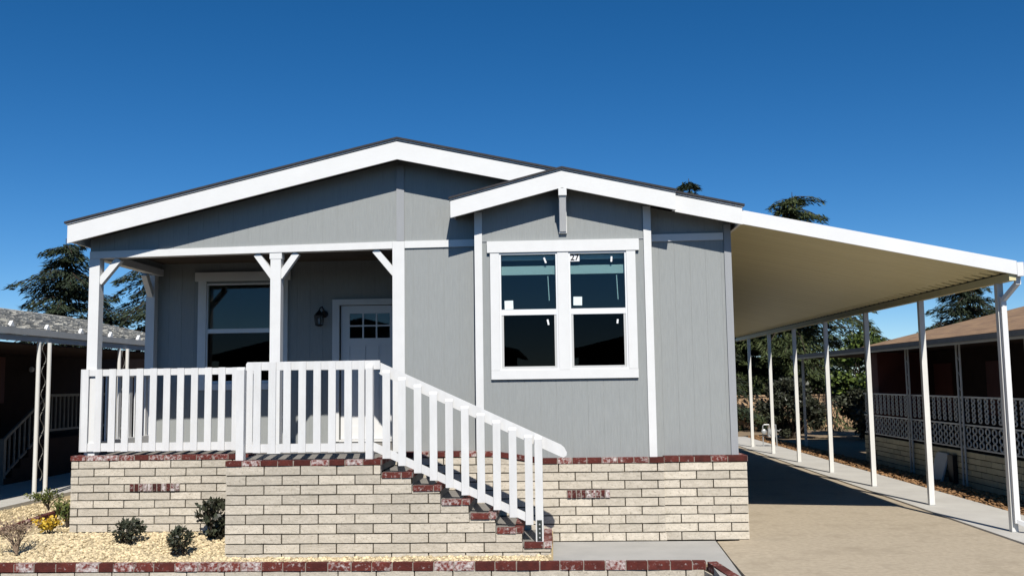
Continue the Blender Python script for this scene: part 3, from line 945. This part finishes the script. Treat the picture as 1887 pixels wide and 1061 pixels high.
# ------------------------------------------------------------------ railings
def picket(x, y, z0, z1, par, w_=.090, th=.019):
    z1 += random.uniform(-.002, .002); x += random.uniform(-.002, .002)
    MB().box(x - w_ / 2, x + w_ / 2, y - th, y, z0, z1, rnd()).build('picket', WHITE2, par)
ra = thing('porch_railing', (-5.2, 12.55, 1.13), 'white picket railing along the front of the porch left of the steps', 'railing')
Yr = 12.56
m = MB(); m.box(-6.255, -3.90, Yr, Yr + .038, 2.165, 2.252); m.build('top_rail', WHITE2, ra)
m = MB(); m.box(-6.255, -3.90, Yr, Yr + .038, 1.176, 1.282); m.build('bottom_rail', WHITE2, ra)
xs = -6.205
while xs < -3.95:
    picket(xs, Yr - .001, 1.172, 2.256, ra); xs += .1842
m = MB(); m.box(-6.262, -6.252, Yr - .02, Yr + .05, 1.172, 2.256); m.build('end_board', WHITE2, ra)
rs = thing('porch_side_railing', (-6.23, 13.6, 1.13), 'shaded picket railing across the left end of the porch, between two posts', 'railing')
m = MB(); m.box(-6.205, -6.167, YM + .127, YP - .142, 2.165, 2.252); m.build('top_rail', WHITE2, rs)
m = MB(); m.box(-6.205, -6.167, YM + .127, YP - .142, 1.176, 1.282); m.build('bottom_rail', WHITE2, rs)
ys = YM + .25
while ys < YP - .2:
    MB().box(-6.225, -6.206, ys - .045, ys + .045, 1.172, 2.254, rnd()).build('picket', WHITE2, rs); ys += .184

rl = thing('stair_railing', (-2.15, 11.38, 1.13), 'white picket railing that follows the brick steps down to a newel post', 'railing')
Ys = 11.40
def newel(x0, x1, z0, z1, y0=Ys - .045, y1=Ys + .045, bevel=0.03):
    m = MB()
    m.box(x0, x1, y0, y1, z0, z1 - bevel)
    xm = .004; mm = bevel * .8
    m.hexa([(x0, y0, z1 - bevel), (x1, y0, z1 - bevel), (x1, y1, z1 - bevel), (x0, y1, z1 - bevel), (x0 + xm, y0 + mm, z1), (x1 - xm, y0 + mm, z1), (x1 - xm, y1 - xm, z1), (x0 + xm, y1 - xm, z1)])
    return m.build('newel_post', WHITE2, rl)
newel(-3.765, -3.675, 1.131, 2.230, Ys - .065, Ys + .03)
newel(-2.217, -2.133, 1.131, 2.230, Ys - .065, Ys + .03)
m = MB(); m.prism([(-3.674, 2.191), (-2.057, 2.181), (-2.057, 2.289), (-3.658, 2.289), (-3.674, 2.264)], Ys, Ys + .038); m.build('top_rail', WHITE2, rl)
m = MB(); m.box(-3.668, -2.133, Ys, Ys + .038, 1.217, 1.3145); m.build('bottom_rail', WHITE2, rl)
xs = -3.530
while xs < -2.55:
    picket(xs, Ys - .001, 1.214, 2.284, rl, .088); xs += .1804
picket(-2.4355, Ys - .001, 1.214, 2.284, rl, .088); picket(-2.277, Ys - .001, 1.214, 2.284, rl, .073)
# sloping part
sl = (1.247 - 2.292) / (0.10 + 2.15)
def rt(x): return 2.290 + sl * (x + 2.120)
dz = 0.142
m = MB()
m.prism([(-2.120, 2.182), (-2.057, rt(-2.057) - dz), (0.059, rt(0.059) - dz), (0.113, rt(0.113) - dz + .005), (0.147, rt(.147) - .098), (0.152, rt(.152) - .059), (0.122, rt(.122) - .015), (0.083, rt(.083)), (-2.120, 2.290)], Ys + .0385, Ys + .0775)
m.build('hand_rail', WHITE2, rl)
m = MB()
m.prism([(-2.133, 1.3194 - .098), (-0.313, 1.3194 - .098 + sl * 1.82), (-0.313, 1.3194 + sl * 1.82), (-2.133, 1.3194)], Ys, Ys + .038)
m.build('bottom_rail', WHITE2, rl)
for k in range(10):
    x = -1.978 + k * 0.1866
    zt_ = rt(x) - .055; zb_ = 1.3194 + sl * (x + 2.133) - .116
    m = MB()
    ww = .045
    m.box(x - ww, x + ww, Ys - .02, Ys - .001, zb_, zt_ - .03, rnd())
    m.hexa([(x - ww, Ys - .02, zt_ - .03), (x + ww, Ys - .02, zt_ - .03), (x + ww, Ys - .001, zt_ - .03), (x - ww, Ys - .001, zt_ - .03),
            (x - ww, Ys - .004, zt_), (x + ww, Ys - .004, zt_), (x + ww, Ys - .001, zt_), (x - ww, Ys - .001, zt_)])
    m.build('picket', WHITE2, rl)
nw = newel(-0.227, -0.137, 0.166, rt(-.182) - .02, Ys - .055, Ys + .036)
MB().box(-0.2105, -0.154, Ys - .062, Ys - .0555, 0.175, 0.41).build('post_bracket', DARKPLATE, nw)
for z in (.21, .26, .31, .36):
    MB().lathe((-0.182, Ys - .062, z), [(.011, 0), (.011, -.004), (.006, -.007)], 8, 'y').build('screw', GALV, nw)

# ------------------------------------------------------------------ planter wall in front
pl = thing('planter_wall', (-3.0, 10.9, 0), 'low slump block planter wall capped with a row of old red bricks', 'wall')
sb, sm = MB(), MB()
WA, WB_ = (-12.0, 10.905), (1.63, 10.865)
block_wall(sb, sm, (-12.0, 10.90), (1, 0), 13.63, -0.065 - 3 * .107, .107, 3, off=.1, bl=.43)
dv = Vector((1.86 - 1.63, 9.9 - 10.90)); dl = dv.length; dv.normalize()
block_wall(sb, sm, (1.63, 10.90), (dv.x, dv.y), dl, -0.085 - 2 * .107, .107, 2, off=.1, bl=.43)
so = sb.build('block_wall', BLOCK, pl); sm.build('mortar', MORTAR, so)
cb, cm = MB(), MB()
cap_row(cb, cm, (-12.0, 10.888, 0.045), (-5.0, 10.888, 0.03), 0.11, 0.092, bl=.245)
cap_row(cb, cm, (-5.0, 10.888, 0.03), (1.655, 10.888, 0.012), 0.095, 0.09, bl=.245)
cap_row(cb, cm, (1.66, 10.885, 0.012), (1.845, 9.87, -0.03), 0.11, 0.09, bl=.24)
co = cb.build('brick_cap', USED, pl); cm.build('cap_mortar', CAPMORTAR, co)

# brick edging inside the gravel bed
cb, cm = MB(), MB()
cap_row(cb, cm, (-7.44, 10.99, .07), (-7.42, 12.6, .13), .1, .1, bl=.22)
cap_row(cb, cm, (-7.42, 12.6, .13), (-7.75, 15.6, .13), .1, .1, bl=.22)
eo = tag(cb.build('brick_edging', USED), 'short line of red bricks half sunk in the gold gravel, left of the porch', 'edging')
cm.build('mortar', CAPMORTAR, eo)

# ------------------------------------------------------------------ carport awning
cpt = thing('carport_awning', (4.2, 12.3, 0), 'long white metal carport awning on seven posts beside the house', 'carport')
Yc0, Yc1 = 12.30, 30.6
def awz(x): return ext(x, 2.475, 5.97, 3.990, 3.252)      # underside of the pans at the fascia
per = 0.2445; prof = []
n_ = int((Yc1 - Yc0 - .05) / per)
for i in range(n_):
    y = Yc0 + .05 + i * per
    prof += [(y, 0.0), (y + .150, 0.0), (y + .165, 0.055), (y + .2295, 0.055)]
prof.append((Yc0 + .05 + n_ * per, 0.0))
V, F = [], []
ST = [(2.478, .05), (5.64, .08), (5.79, 1.9), (5.962, 1.9)]      # flat pans whose ridges open towards the eave beam
k = len(prof)
for up_ in (0.0, .004):
    for xx, q in ST:
        for (y, dz_) in prof: V.append((xx, y, awz(xx) + .02 + up_ + dz_ * q))
for a in range(3):
    for i in range(k - 1):
        F.append((a * k + i, a * k + i + 1, (a + 1) * k + i + 1, (a + 1) * k + i))
        b = 4 + a
        F.append((b * k + i, (b + 1) * k + i, (b + 1) * k + i + 1, b * k + i + 1))
link_mesh('roof_panel', V, F, [.5] * len(F), AWN, cpt)
fz = MB()
def ft(x): return ext(x, 2.475, 5.97, 4.165, 3.423)
def fb(x): return ext(x, 2.475, 5.97, 3.985, 3.248)
fz.prism([(2.474, fb(2.474)), (5.888, fb(5.888)), (5.888, ft(5.888)), (2.474, ft(2.474))], Yc0 - .012, Yc0 + .02)
fz.build('front_fascia', AWNWHITE, cpt)
gt = MB()
gt.box(5.890, 5.972, Yc0 - .014, Yc1, 3.248, 3.255); gt.box(5.967, 5.972, Yc0 - .014, Yc1, 3.2555, 3.424)
gt.box(5.890, 5.9665, Yc0 - .014, Yc0 - .008, 3.2555, 3.424); gt.box(5.890, 5.895, Yc0 + .022, Yc1, 3.2555, 3.33)
gt.build('gutter', AWNWHITE, cpt)
bm = MB(); bm.box(5.80, 5.885, Yc0 + .022, Yc1, 3.196, 3.290)
bm.build('side_beam', AWN, cpt)
# dark strip standing in for the shade in the openings under the ridged pans
V, F = [], []
for (y, dz_) in prof:
    zt_ = awz(5.805) + .018 + dz_ * 1.9 * (1 if dz_ else 0)
    for xx in (5.805, 5.82):
        V.append((xx, y, 3.2905)); V.append((xx, y, zt_))
for i in range(len(prof) - 1):
    a, b = i * 4, i * 4 + 4
    F += [(a, b, b + 1, a + 1), (a + 2, a + 3, b + 3, b + 2), (a + 1, b + 1, b + 3, a + 3)]
link_mesh('notch_shade_strip', V, F, [.5] * len(F), DARKPLATE, cpt)
for i in range(7):
    y = 12.718 + i * 2.675
    m = MB(); m.box(5.800, 5.880, y - .04, y + .04, 0.022, 3.195)
    p = m.build('post', POSTMAT, cpt)
    m = MB(); m.box(5.79, 5.89, y - .05, y + .05, 0.0222, .03)
    m.box(5.792, 5.888, y - .046, y + .046, 3.06, 3.148) if False else None
    m.build('base_plate', GALV, p)
ds = MB()
ds.bar((5.935, 12.40, 3.25), (5.935, 12.40, 3.15), .065, .05, upv=(0, 1, 0))
ds.bar((5.935, 12.40, 3.17), (5.852, 12.62, 2.98), .06, .05)
ds.bar((5.852, 12.645, 3.02), (5.852, 12.645, 0.14), .066, .05, upv=(0, 1, 0))
ds.bar((5.852, 12.645, 0.17), (6.05, 12.45, 0.06), .06, .05)
ds.build('downspout', AWNWHITE, cpt)

# ------------------------------------------------------------------ right neighbour
rn = thing('brown_neighbour_house', (9.5, 18, 0), 'low brown neighbour house with tan shingle roof behind the carport posts', 'house')
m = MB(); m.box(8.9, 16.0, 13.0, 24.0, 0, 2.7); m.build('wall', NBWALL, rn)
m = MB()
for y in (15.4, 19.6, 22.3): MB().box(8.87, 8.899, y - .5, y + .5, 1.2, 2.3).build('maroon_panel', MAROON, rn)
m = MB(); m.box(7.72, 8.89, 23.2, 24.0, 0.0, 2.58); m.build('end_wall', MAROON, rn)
rr = MB()
rr.prism([(7.34, 2.67), (11.8, 3.72), (11.8, 3.77), (7.34, 2.72)], 12.2, 23.2)
rr.prism([(11.8, 3.72), (16.5, 2.67), (16.5, 2.72), (11.8, 3.77)], 12.2, 23.2)
rro = rr.build('roof', NBROOF, rn)
m = MB()
m.box(7.30, 7.335, 12.2, 29.8, 2.615, 2.705)
m.build('gutter', DIMRAIL, rn)
MB().box(7.336, 7.40, 12.2, 29.8, 2.575, 2.614).build('eave_trim', NBTRIM, rn)
m = MB()
m.box(7.42, 8.88, 12.3, 24.6, 2.60, 2.655); m.build('soffit', NBWALL, rn)
MB().box(7.42, 10.6, 24.61, 30.4, 2.62, 2.67).build('added_shade_slab', NBWALL, rn)  # slab added behind the gutter to throw shade on the ground beyond
m = MB(); m.prismx([(12.25, .0), (24.0, .0), (24.0, .60), (12.25, .74)][::-1], 7.66, 7.80)
bw_, bm_ = MB(), MB()
block_wall(bw_, bm_, (7.60, 24.0), (0, -1), 11.7, -.03, .109, 6, off=.05, bl=.42, depth=.12)
nbw = bw_.build('patio_wall', NBBLOCK, rn); bm_.build('mortar', MORTAR, nbw)
for y in (13.0, 15.6, 18.25, 20.85, 23.4, 26.7, 29.4):
    m = MB()
    for q in (-.075, .075):
        m.tube([(7.56, y + q, 0), (7.56, y + q, 2.59)], .02, 8)
    for z in np.arange(.3, 2.5, .28):
        m.bar((7.56, y - .075, z), (7.56, y + .075, z + .14), .008, .008)
    m.build('porch_post', NBTRIM, rn)
# wrought lattice between the posts
la = MB()
yy = 12.4
while yy < 23.9:
    for sgn in (-1, 1):
        for (za, zb_, n, wd) in ((1.16, 1.60, 5, .055), (.70, 1.08, 3, .075)):
            h_ = (zb_ - za) / n
            for i in range(n):
                z = za + i * h_
                pts = [(7.62, yy + sgn * .012, z), (7.62, yy + sgn * wd, z + h_ * .3), (7.62, yy + sgn * wd, z + h_ * .7), (7.62, yy + sgn * .012, z + h_)]
                for a, b in zip(pts[:-1], pts[1:]): la.bar(a, b, .02, .016)
    yy += .26
la.box(7.605, 7.635, 12.3, 24.0, 1.60, 1.63); la.box(7.605, 7.635, 12.3, 24.0, 1.09, 1.12); la.box(7.605, 7.635, 12.3, 24.0, .67, .695)
la.build('lattice', LATT, rn)

bd_ = thing('leaning_panel', (7.52, 19.2, 0), 'pale grey panel leaning on the yellow block wall behind the carport posts', 'panel')
m = MB()
q = [(-.28, 0), (.28, 0), (.28, .50), (.24, .55), (-.24, .55), (-.28, .50)]
V = []
for dx_ in (0, .03):
    for a, z in q: V.append((7.38 + dx_ + z * .3, 19.2 + a, z - .02))
F = [tuple(range(6))[::-1], tuple(range(6, 12))] + [(i, (i + 1) % 6, 6 + (i + 1) % 6, 6 + i) for i in range(6)]
link_mesh('panel_sheet', V, F, [.5] * len(F), PALE, bd_)
m = MB(); m.box(7.50, 7.585, 18.62, 18.86, -.02, .52); m.build('shadow_block', BLACK, bd_)  # black block standing in for the shadow beside the leaning panel

# ------------------------------------------------------------------ left neighbour
lnb = thing('dark_neighbour_house', (-11, 18, 0), 'dark neighbour house with weathered grey roof at the left edge', 'house')
m = MB(); m.box(-19.0, -12.6, 14.0, 34.0, 0, 3.0); m.build('wall', NBWALL, lnb)
m = MB()
for y in (17.2, 21.0): MB().box(-12.599, -12.57, y - .6, y + .6, 1.7, 2.75).build('shutter', MAROON, lnb)
rr = MB()
rr.prism([(-13.6, 3.93), (-9.42, 2.99), (-9.42, 3.07), (-13.6, 4.02)], 11.0, 26.5)
rr.prism([(-19.5, 2.99), (-13.6, 3.93), (-13.6, 4.02), (-19.5, 3.07)], 11.0, 26.5)
rro = rr.build('roof', GREYROOF, lnb)
# rock courses on the roof
rc = MB()
for i in range(1500):
    x = random.uniform(-13.0, -9.5); y = random.uniform(14.5, 26.3)
    z = ext(x, -13.6, -9.42, 4.02, 3.07) + .008
    rc.box(x - .11, x + .11, y - .15, y + .15, z - .03, z + random.uniform(.003, .014), rnd(), .010)
rc.build('loose_shingle', GREYROOF, rro)
m = MB()
m.box(-9.42, -9.385, 11.0, 26.5, 2.86, 2.965)
m.box(-9.42, -9.355, 11.0, 26.5, 2.97, 3.085)
m.build('fascia', NBTRIM, lnb)
for y in (16.4, 17.6, 18.9, 20.2, 21.6):
    z = 3.085
    m = MB(); m.prismx([(y - .09, z), (y + .09, z), (y + .01, z + .12)][::-1], -9.50, -9.44); m.build('flashing', WHITE, lnb)
m = MB(); m.box(-12.5, -9.43, 11.2, 26.3, 2.80, 2.83); m.build('porch_ceiling', NBWALL, lnb)
for y in (13.8, 17.35, 20.63, 24.0):
    m = MB()
    for q in (-.13, .13):
        m.tube([(-9.40 + (.06 if q > 0 else 0), y + q, 0), (-9.40 + (.06 if q > 0 else 0), y + q, 2.86)], .037, 10)
    m.build('porch_post', WHITE, lnb) if False else None
    p = m.build('porch_post', POSTMAT, lnb)
    s_ = MB()
    for z in np.arange(.35, 2.6, .42):
        pts = []
        for k in range(13):
            a = k / 12 * 2 * math.pi
            pts.append((-9.37, y + .07 * math.sin(a), z + .4 * k / 12))
        s_.tube(pts, .006, 5)
    s_.build('scrollwork', DIMRAIL, p)
# entry stair with railing, deep in the shade
s_ = MB()
for i in range(5):
    s_.box(-12.55, -11.35, 19.6 + i * .30, 19.9 + i * .30, 0, .18 * (i + 1))
s_.box(-12.55, -11.35, 21.1, 26.0, 0, .9)
s_.build('entry_stair', NBWALL, lnb)
s_ = MB()
A, B = Vector((-11.4, 19.6, .95)), Vector((-11.4, 21.3, 1.86))
s_.bar(A, B, .05, .06); s_.bar(A - Vector((0, 0, .75)), B - Vector((0, 0, .75)), .04, .05)
for i in range(9):
    P = A + (B - A) * (i + .3) / 9
    s_.bar(P, P - Vector((0, 0, .75)), .03)
s_.bar((-11.4, 19.62, 0), (-11.4, 19.62, 1.0), .09)
s_.bar((-11.4, 21.3, .9), (-11.4, 21.3, 1.9), .08)
s_.bar((-11.4, 21.3, 1.86), (-11.4, 25.5, 1.86), .05, .06); s_.bar((-11.4, 21.3, 1.08), (-11.4, 25.5, 1.08), .04, .05)
for i in range(22): s_.bar((-11.4, 21.5 + i * .19, 1.08), (-11.4, 21.5 + i * .19, 1.86), .03)
s_.build('stair_railing', DIMRAIL, lnb)
m = MB(); m.lathe((-12.5, 22.6, 2.42), [(.03, 0), (.06, .03), (.06, .09), (.02, .13)], 12); m.build('porch_lamp', PAPER, lnb)
g = MB(); g.box(-13.0, -9.25, 10.9, 30.0, -.2, 0.05)
struct(g.build('neighbour_slab', WALK))

# ------------------------------------------------------------------ far garden wall
gw = thing('garden_wall', (9, 39.5, 0), 'tan block garden wall at the far end of the carport', 'wall')
sb, sm = MB(), MB()
block_wall(sb, sm, (1.0, 39.5), (1, 0), 24.0, -.03, .19, 7, off=.1, bl=.41, depth=.15)
so = sb.build('block_wall', TANWALL, gw); sm.build('mortar', MORTAR, so)
m = MB(); m.box(0.98, 25.02, 39.46, 39.68, 1.302, 1.36); m.build('wall_cap', TANWALL, gw)

# houses on the far side of the street (seen only as reflections in the window panes)
for hx, lab, m_ in ((-9.0, 'brown gabled house across the street, mirrored in the left window panes', NBWALL), (8.5, 'maroon gabled house across the street, mirrored in the right window panes', MAROON)):
    oh = thing('street_house', (hx, -16.0, -0.3), lab, 'house')
    m = MB(); m.prism([(hx - 7, -.3), (hx + 7, -.3), (hx + 7, 3.4), (hx, 5.0), (hx - 7, 3.4)], -30.0, -16.0); m.build('wall', m_, oh)
    m = MB(); slab(m, hx - 7.6, 3.38, hx, 5.14, .12, -30.5, -15.2); slab(m, hx, 5.14, hx + 7.6, 3.38, .12, -30.5, -15.2); m.build('roof', SHINGLE, oh)
    for q in (-4.2, 3.2):
        f_ = MB().box(hx + q - .9, hx + q + .9, -15.999, -15.95, .9, 2.2).build('window', NBTRIM, oh)
        MB().box(hx + q - .8, hx + q + .8, -15.949, -15.94, 1.0, 2.1).build('pane', BLACK, f_)
    MB().box(hx - .5, hx + .5, -15.999, -15.95, -.3, 1.85).build('door', DOORW, oh)

# gas meter by the far carport posts
gm = thing('gas_meter', (6.25, 28.9, 0.02), 'small grey gas meter with pipes by the far carport posts', 'gas meter')
m = MB()
m.box(6.32, 6.52, 28.8, 28.95, .30, .55); m.lathe((6.42, 28.80, .43), [(.08, 0), (.08, -.02), (.06, -.03)], 16, 'y')
m.build('meter_body', GALV, gm)
m = MB(); m.tube([(6.18, 28.9, .02), (6.18, 28.9, .62), (6.22, 28.9, .66), (6.36, 28.9, .66), (6.37, 28.9, .55)], .018, 8)
m.tube([(6.47, 28.9, .55), (6.47, 28.9, .64), (6.56, 28.9, .66), (6.58, 28.9, .02)], .018, 8); m.build('pipe', GALV, gm)
m = MB(); m.lathe((6.20, 28.84, .46), [(.02, .05), (.07, .04), (.08, .0), (.07, -.03), (.03, -.05)], 14, 'y'); m.build('regulator', GALV, gm)

# ------------------------------------------------------------------ plants
def leaf_quads(C, D, L_, W_, N_):
    """C centres (n,3), D direction along leaf, N_ approx normal; returns V,F of kite-shaped leaves"""
    D = D / (np.linalg.norm(D, axis=1, keepdims=True) + 1e-9)
    S = np.cross(D, N_); S /= (np.linalg.norm(S, axis=1, keepdims=True) + 1e-9)
    L_, W_ = L_[:, None], W_[:, None]
    V = np.stack([C - D * L_ * .5, C + S * W_ * .5 - D * L_ * .05, C + D * L_ * .5, C - S * W_ * .5 - D * L_ * .05], 1)
    n = len(C)
    F = np.arange(n * 4).reshape(n, 4)
    return V.reshape(-1, 3), F

def conifer(label, x, y, h, rb, seed, m, nb=95, z0=1.0, lean=0.0, dens=1.0, group='cedars behind the houses', top_r=0.35, droop=0.45):
    r = np.random.default_rng(seed)
    root = thing('cedar_tree', (x, y, 0), label, 'tree', group)
    tk = MB()
    pts = [(x + lean * (i / 8) ** 2 * h * .1, y, h * .985 * i / 8) for i in range(9)]
    tk.tube(pts, [max(.012, h * .018 * (1 - i / 8.3)) for i in range(9)], 8)
    Cs, Ds, Ns, Ls, Ws, Ts = [], [], [], [], [], []
    nlev = max(8, int((h - z0) / .46))
    per_lev = max(4, nb // nlev + 1)
    for b in range(nlev * per_lev):
        lev = b // per_lev
        u = (lev + r.normal(0, .16)) / nlev
        u = min(.985, max(0.0, u))
        hz = z0 + (h - z0) * (u ** 0.95)
        k = 1 - hz / h
        Lb = (rb * (k ** .75) * r.choice([.35, .6, .85, 1.0, 1.15, 1.3], p=[.1, .2, .25, .2, .15, .1]) * r.uniform(.9, 1.1) + top_r * r.uniform(.3, 1.1))
        az = (b % per_lev) * 2 * math.pi / per_lev + lev * 1.1 + r.uniform(-.45, .45)
        tx = x + lean * (hz / h) ** 2 * h * .1
        rise = r.uniform(-.02, .30)
        npt = int(max(8, Lb * 9))
        s = np.linspace(.06, 1, npt)
        cx, sx = math.cos(az), math.sin(az)
        rad = s * Lb
        zz = hz + rad * rise - (s ** 2.2) * Lb * droop * r.uniform(.6, 1.2)
        if Lb > .8:
            br = [(tx + cx * rad[i], y + sx * rad[i], zz[i] - .02) for i in range(0, npt, max(1, npt // 5))]
            tk.tube(br, [max(.008, .022 * (1 - i / len(br))) * (1 + Lb * .15) for i in range(len(br))], 5, cap=False)
        per = int(max(4, 16 * dens))
        for i in range(npt):
            wdt = Lb * .24 * math.sin(math.pi * min(1, .15 + s[i] * .85)) + .10
            q = r.uniform(-1, 1, per)
            px = tx + cx * rad[i] - sx * q * wdt + r.normal(0, .06, per)
            py = y + sx * rad[i] + cx * q * wdt + r.normal(0, .05, per)
            pz = zz[i] - np.abs(q) * wdt * .40 + r.normal(0, .03, per) - r.uniform(0, .14, per)
            Cs.append(np.stack([px, py, pz], 1))
            dx_ = cx * .8 - sx * q * .8; dy_ = sx * .8 + cx * q * .8
            Ds.append(np.stack([dx_ + r.normal(0, .25, per), dy_ + r.normal(0, .25, per), -.35 + r.normal(0, .3, per)], 1))
            Ns.append(np.stack([r.normal(0, .45, per), r.normal(0, .45, per), np.ones(per)], 1))
            Ls.append(r.uniform(.15, .38, per)); Ws.append(r.uniform(.032, .078, per))
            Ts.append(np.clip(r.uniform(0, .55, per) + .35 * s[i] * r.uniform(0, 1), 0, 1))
    V, F = leaf_quads(np.concatenate(Cs), np.concatenate(Ds), np.concatenate(Ls), np.concatenate(Ws), np.concatenate(Ns))
    tk.build('trunk', BARK, root)
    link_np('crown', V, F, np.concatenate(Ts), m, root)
    return root

conifer('layered dark cedar rising over the grey neighbour roof at the left', -18.2, 35.0, 7.75, 3.8, 3, CEDAR, nb=105, z0=.8)
conifer('dark cedar seen between the two left porch posts', -15.3, 37.5, 9.6, 4.6, 5, CEDAR, nb=130, z0=.8)
conifer('small cedar tip poking over the right end of the house roof', 5.95, 40.5, 10.7, 3.2, 8, CEDAR, nb=110, z0=1.0 , top_r=.25)
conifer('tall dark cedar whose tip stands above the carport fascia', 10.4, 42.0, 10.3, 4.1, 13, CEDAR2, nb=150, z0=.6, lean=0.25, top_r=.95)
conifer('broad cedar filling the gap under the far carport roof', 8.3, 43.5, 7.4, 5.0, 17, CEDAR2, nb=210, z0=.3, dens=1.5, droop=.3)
conifer('dark cedar above the tan neighbour roof at the right', 17.9, 42.0, 6.3, 4.6, 21, CEDAR, nb=110, z0=.5)

def shrub(name, label, cat, x, y, z, rx, rz, n, ll, lw, m, stems=7, seed=1, group=None, ground_gap=.15, stemmat=None, shell=.55, spread=1.0):
    r = np.random.default_rng(seed)
    root = thing(name, (x, y, z), label, cat, group)
    tk = MB(); tips = []
    for i in range(stems):
        a = r.uniform(0, 2 * math.pi); rr_ = r.uniform(.2, .9) * rx * spread; hh = r.uniform(.6, 1.0) * rz
        p0 = Vector((x, y, z)); p2 = Vector((x + math.cos(a) * rr_, y + math.sin(a) * rr_, z + hh))
        p1 = (p0 + p2) / 2 + Vector((-math.cos(a), -math.sin(a), .2)) * rr_ * .2
        tk.tube([p0, p1, p2], [.012 * (.5 + rz), .009 * (.5 + rz), .004], 5); tips.append((p1, p2))
        for k in range(3):
            t_ = r.uniform(.4, .95); b0 = p1.lerp(p2, t_)
            b1 = b0 + Vector((r.normal(0, .3) * rx, r.normal(0, .3) * rx, r.uniform(.05, .3) * rz))
            tk.tube([b0, b1], [.005, .003], 4); tips.append((b0, b1))
    tk.build('stem', stemmat or BARK, root)
    # leaves in clumps around the branch tips and through the crown
    C = []
    per = n // len(tips)
    for (a, b) in tips:
        for k in range(per):
            t_ = r.uniform(.2, 1.08)
            p = a.lerp(b, t_)
            C.append((p.x + r.normal(0, rx * .16), p.y + r.normal(0, rx * .16), max(z + .02, p.z + r.normal(0, rz * .08))))
    C = np.array(C)
    n = len(C)
    D = C - np.array([x, y, z + rz * .2]) + r.normal(0, .5, (n, 3)) * rx
    N_ = r.normal(0, .6, (n, 3)) + np.array([0, -.3, .8])
    V, F = leaf_quads(C, D, r.uniform(.6, 1.2, n) * ll, r.uniform(.7, 1.2, n) * lw, N_)
    link_np('foliage', V, F, r.uniform(0, 1, n), m, root)
    return root

def bush(name, label, cat, x, y, z0, rx, ry, zlo, zhi, nclump, per, ll, lw, m, seed, thin=1.0):
    r = np.random.default_rng(seed)
    root = thing(name, (x, y, z0), label, cat)
    tk = MB(); C = []; cz = (zlo + zhi) / 2; rz = (zhi - zlo) / 2
    for i in range(nclump):
        d = r.normal(0, 1, 3); d /= np.linalg.norm(d)
        q = r.uniform(.25, 1.0) ** .5 * r.uniform(.85, 1.12)
        c = np.array([x + d[0] * rx * q, y + d[1] * ry * q, max(z0 + .12 * thin, cz + d[2] * rz * q)])
        if i % 3 == 0:
            b0 = Vector((x + r.normal(0, .06), y + r.normal(0, .06 * thin), z0)); e = Vector(c)
            tk.tube([b0, b0.lerp(e, .5) + Vector((0, 0, .12 * rz)), e], [.035 * thin, .022 * thin, .008 * thin], 5)
        cr_ = r.uniform(.20, .34) * (rx + rz) * (.5 if thin == 1.0 else .72)
        P = r.normal(0, 1, (per, 3)); P /= np.linalg.norm(P, axis=1, keepdims=True)
        C.append(c + P * cr_ * r.uniform(.3, 1, (per, 1)) * np.array([1, 1, .8]))
    C = np.concatenate(C); C[:, 2] = np.maximum(C[:, 2], z0 + .03)
    n = len(C)
    D = C - np.array([x, y, cz - rz * .5]) + r.normal(0, .8, (n, 3)) * rx
    N_ = r.normal(0, .7, (n, 3)) + np.array([0, -.3, .7])
    V, F = leaf_quads(C, D, r.uniform(.6, 1.25, n) * ll, r.uniform(.7, 1.2, n) * lw, N_)
    tk.build('stem', BARK, root)
    link_np('foliage', V, F, r.uniform(0, 1, n) ** 1.5, m, root)
    return root

# in the gravel bed
for lab, x_, y_, z_, rx_, h_, nc, pr, ll_, lw_, sd_ in (
        ('largest dark leafy shrub in the gravel, in the corner beside the step wall', -4.25, 12.06, .10, .20, .53, 46, 13, .085, .048, 2),
        ('small dark shrub in the gravel below the red brick inset, left of the taller shrub', -5.28, 11.88, .08, .19, .32, 46, 13, .055, .032, 3),
        ('low dark shrub near the planter wall, in front of the largest shrub', -4.42, 11.34, .05, .17, .32, 42, 13, .052, .030, 4)):
    o_ = bush('garden_shrub', lab, 'shrub', x_, y_, z_, rx_, rx_, z_ + .03, z_ + h_, nc, pr, ll_, lw_, LEAFD, sd_, thin=.25)
    o_['group'] = 'dark shrubs in the gravel bed'
shrub('flowering_plant', 'low round plant covered in yellow flowers', 'flower', -6.55, 12.42, .09, .19, .24, 420, .05, .04, LEAFY, 9, 5)
shrub('garden_shrub', 'green leafy shrub against the left corner of the porch wall', 'shrub', -6.62, 13.0, .11, .22, .34, 520, .05, .028, LEAFG, 9, 6)
shrub('garden_shrub', 'thin yellow green shrub at the foot of the neighbour white post', 'shrub', -8.0, 15.1, .10, .24, .28, 420, .05, .028, LEAFG, 8, 7)
shrub('dry_shrub', 'dry brown twiggy shrub at the left end of the planter wall', 'shrub', -6.42, 11.42, .05, .30, .40, 300, .05, .022, TWIG, 13, 8, stemmat=TWIG)
# background greenery
bush('leafy_bush', 'dark rounded bush in front of the far garden wall', 'bush', 8.2, 33.6, 0, 1.02, .9, .05, 2.05, 56, 150, .15, .085, LEAFD, 12)
bush('leafy_tree', 'leafy tree with sunlit green leaves under the neighbour eave beam', 'tree', 11.0, 34.0, 0, 1.35, 1.2, .9, 3.35, 60, 150, .17, .11, LEAFB, 14)
bush('leafy_bush', 'dark low bush beside the far end of the brown house', 'bush', 10.55, 32.2, 0, 1.3, 1.0, .05, 1.7, 56, 140, .15, .085, LEAFD, 15)
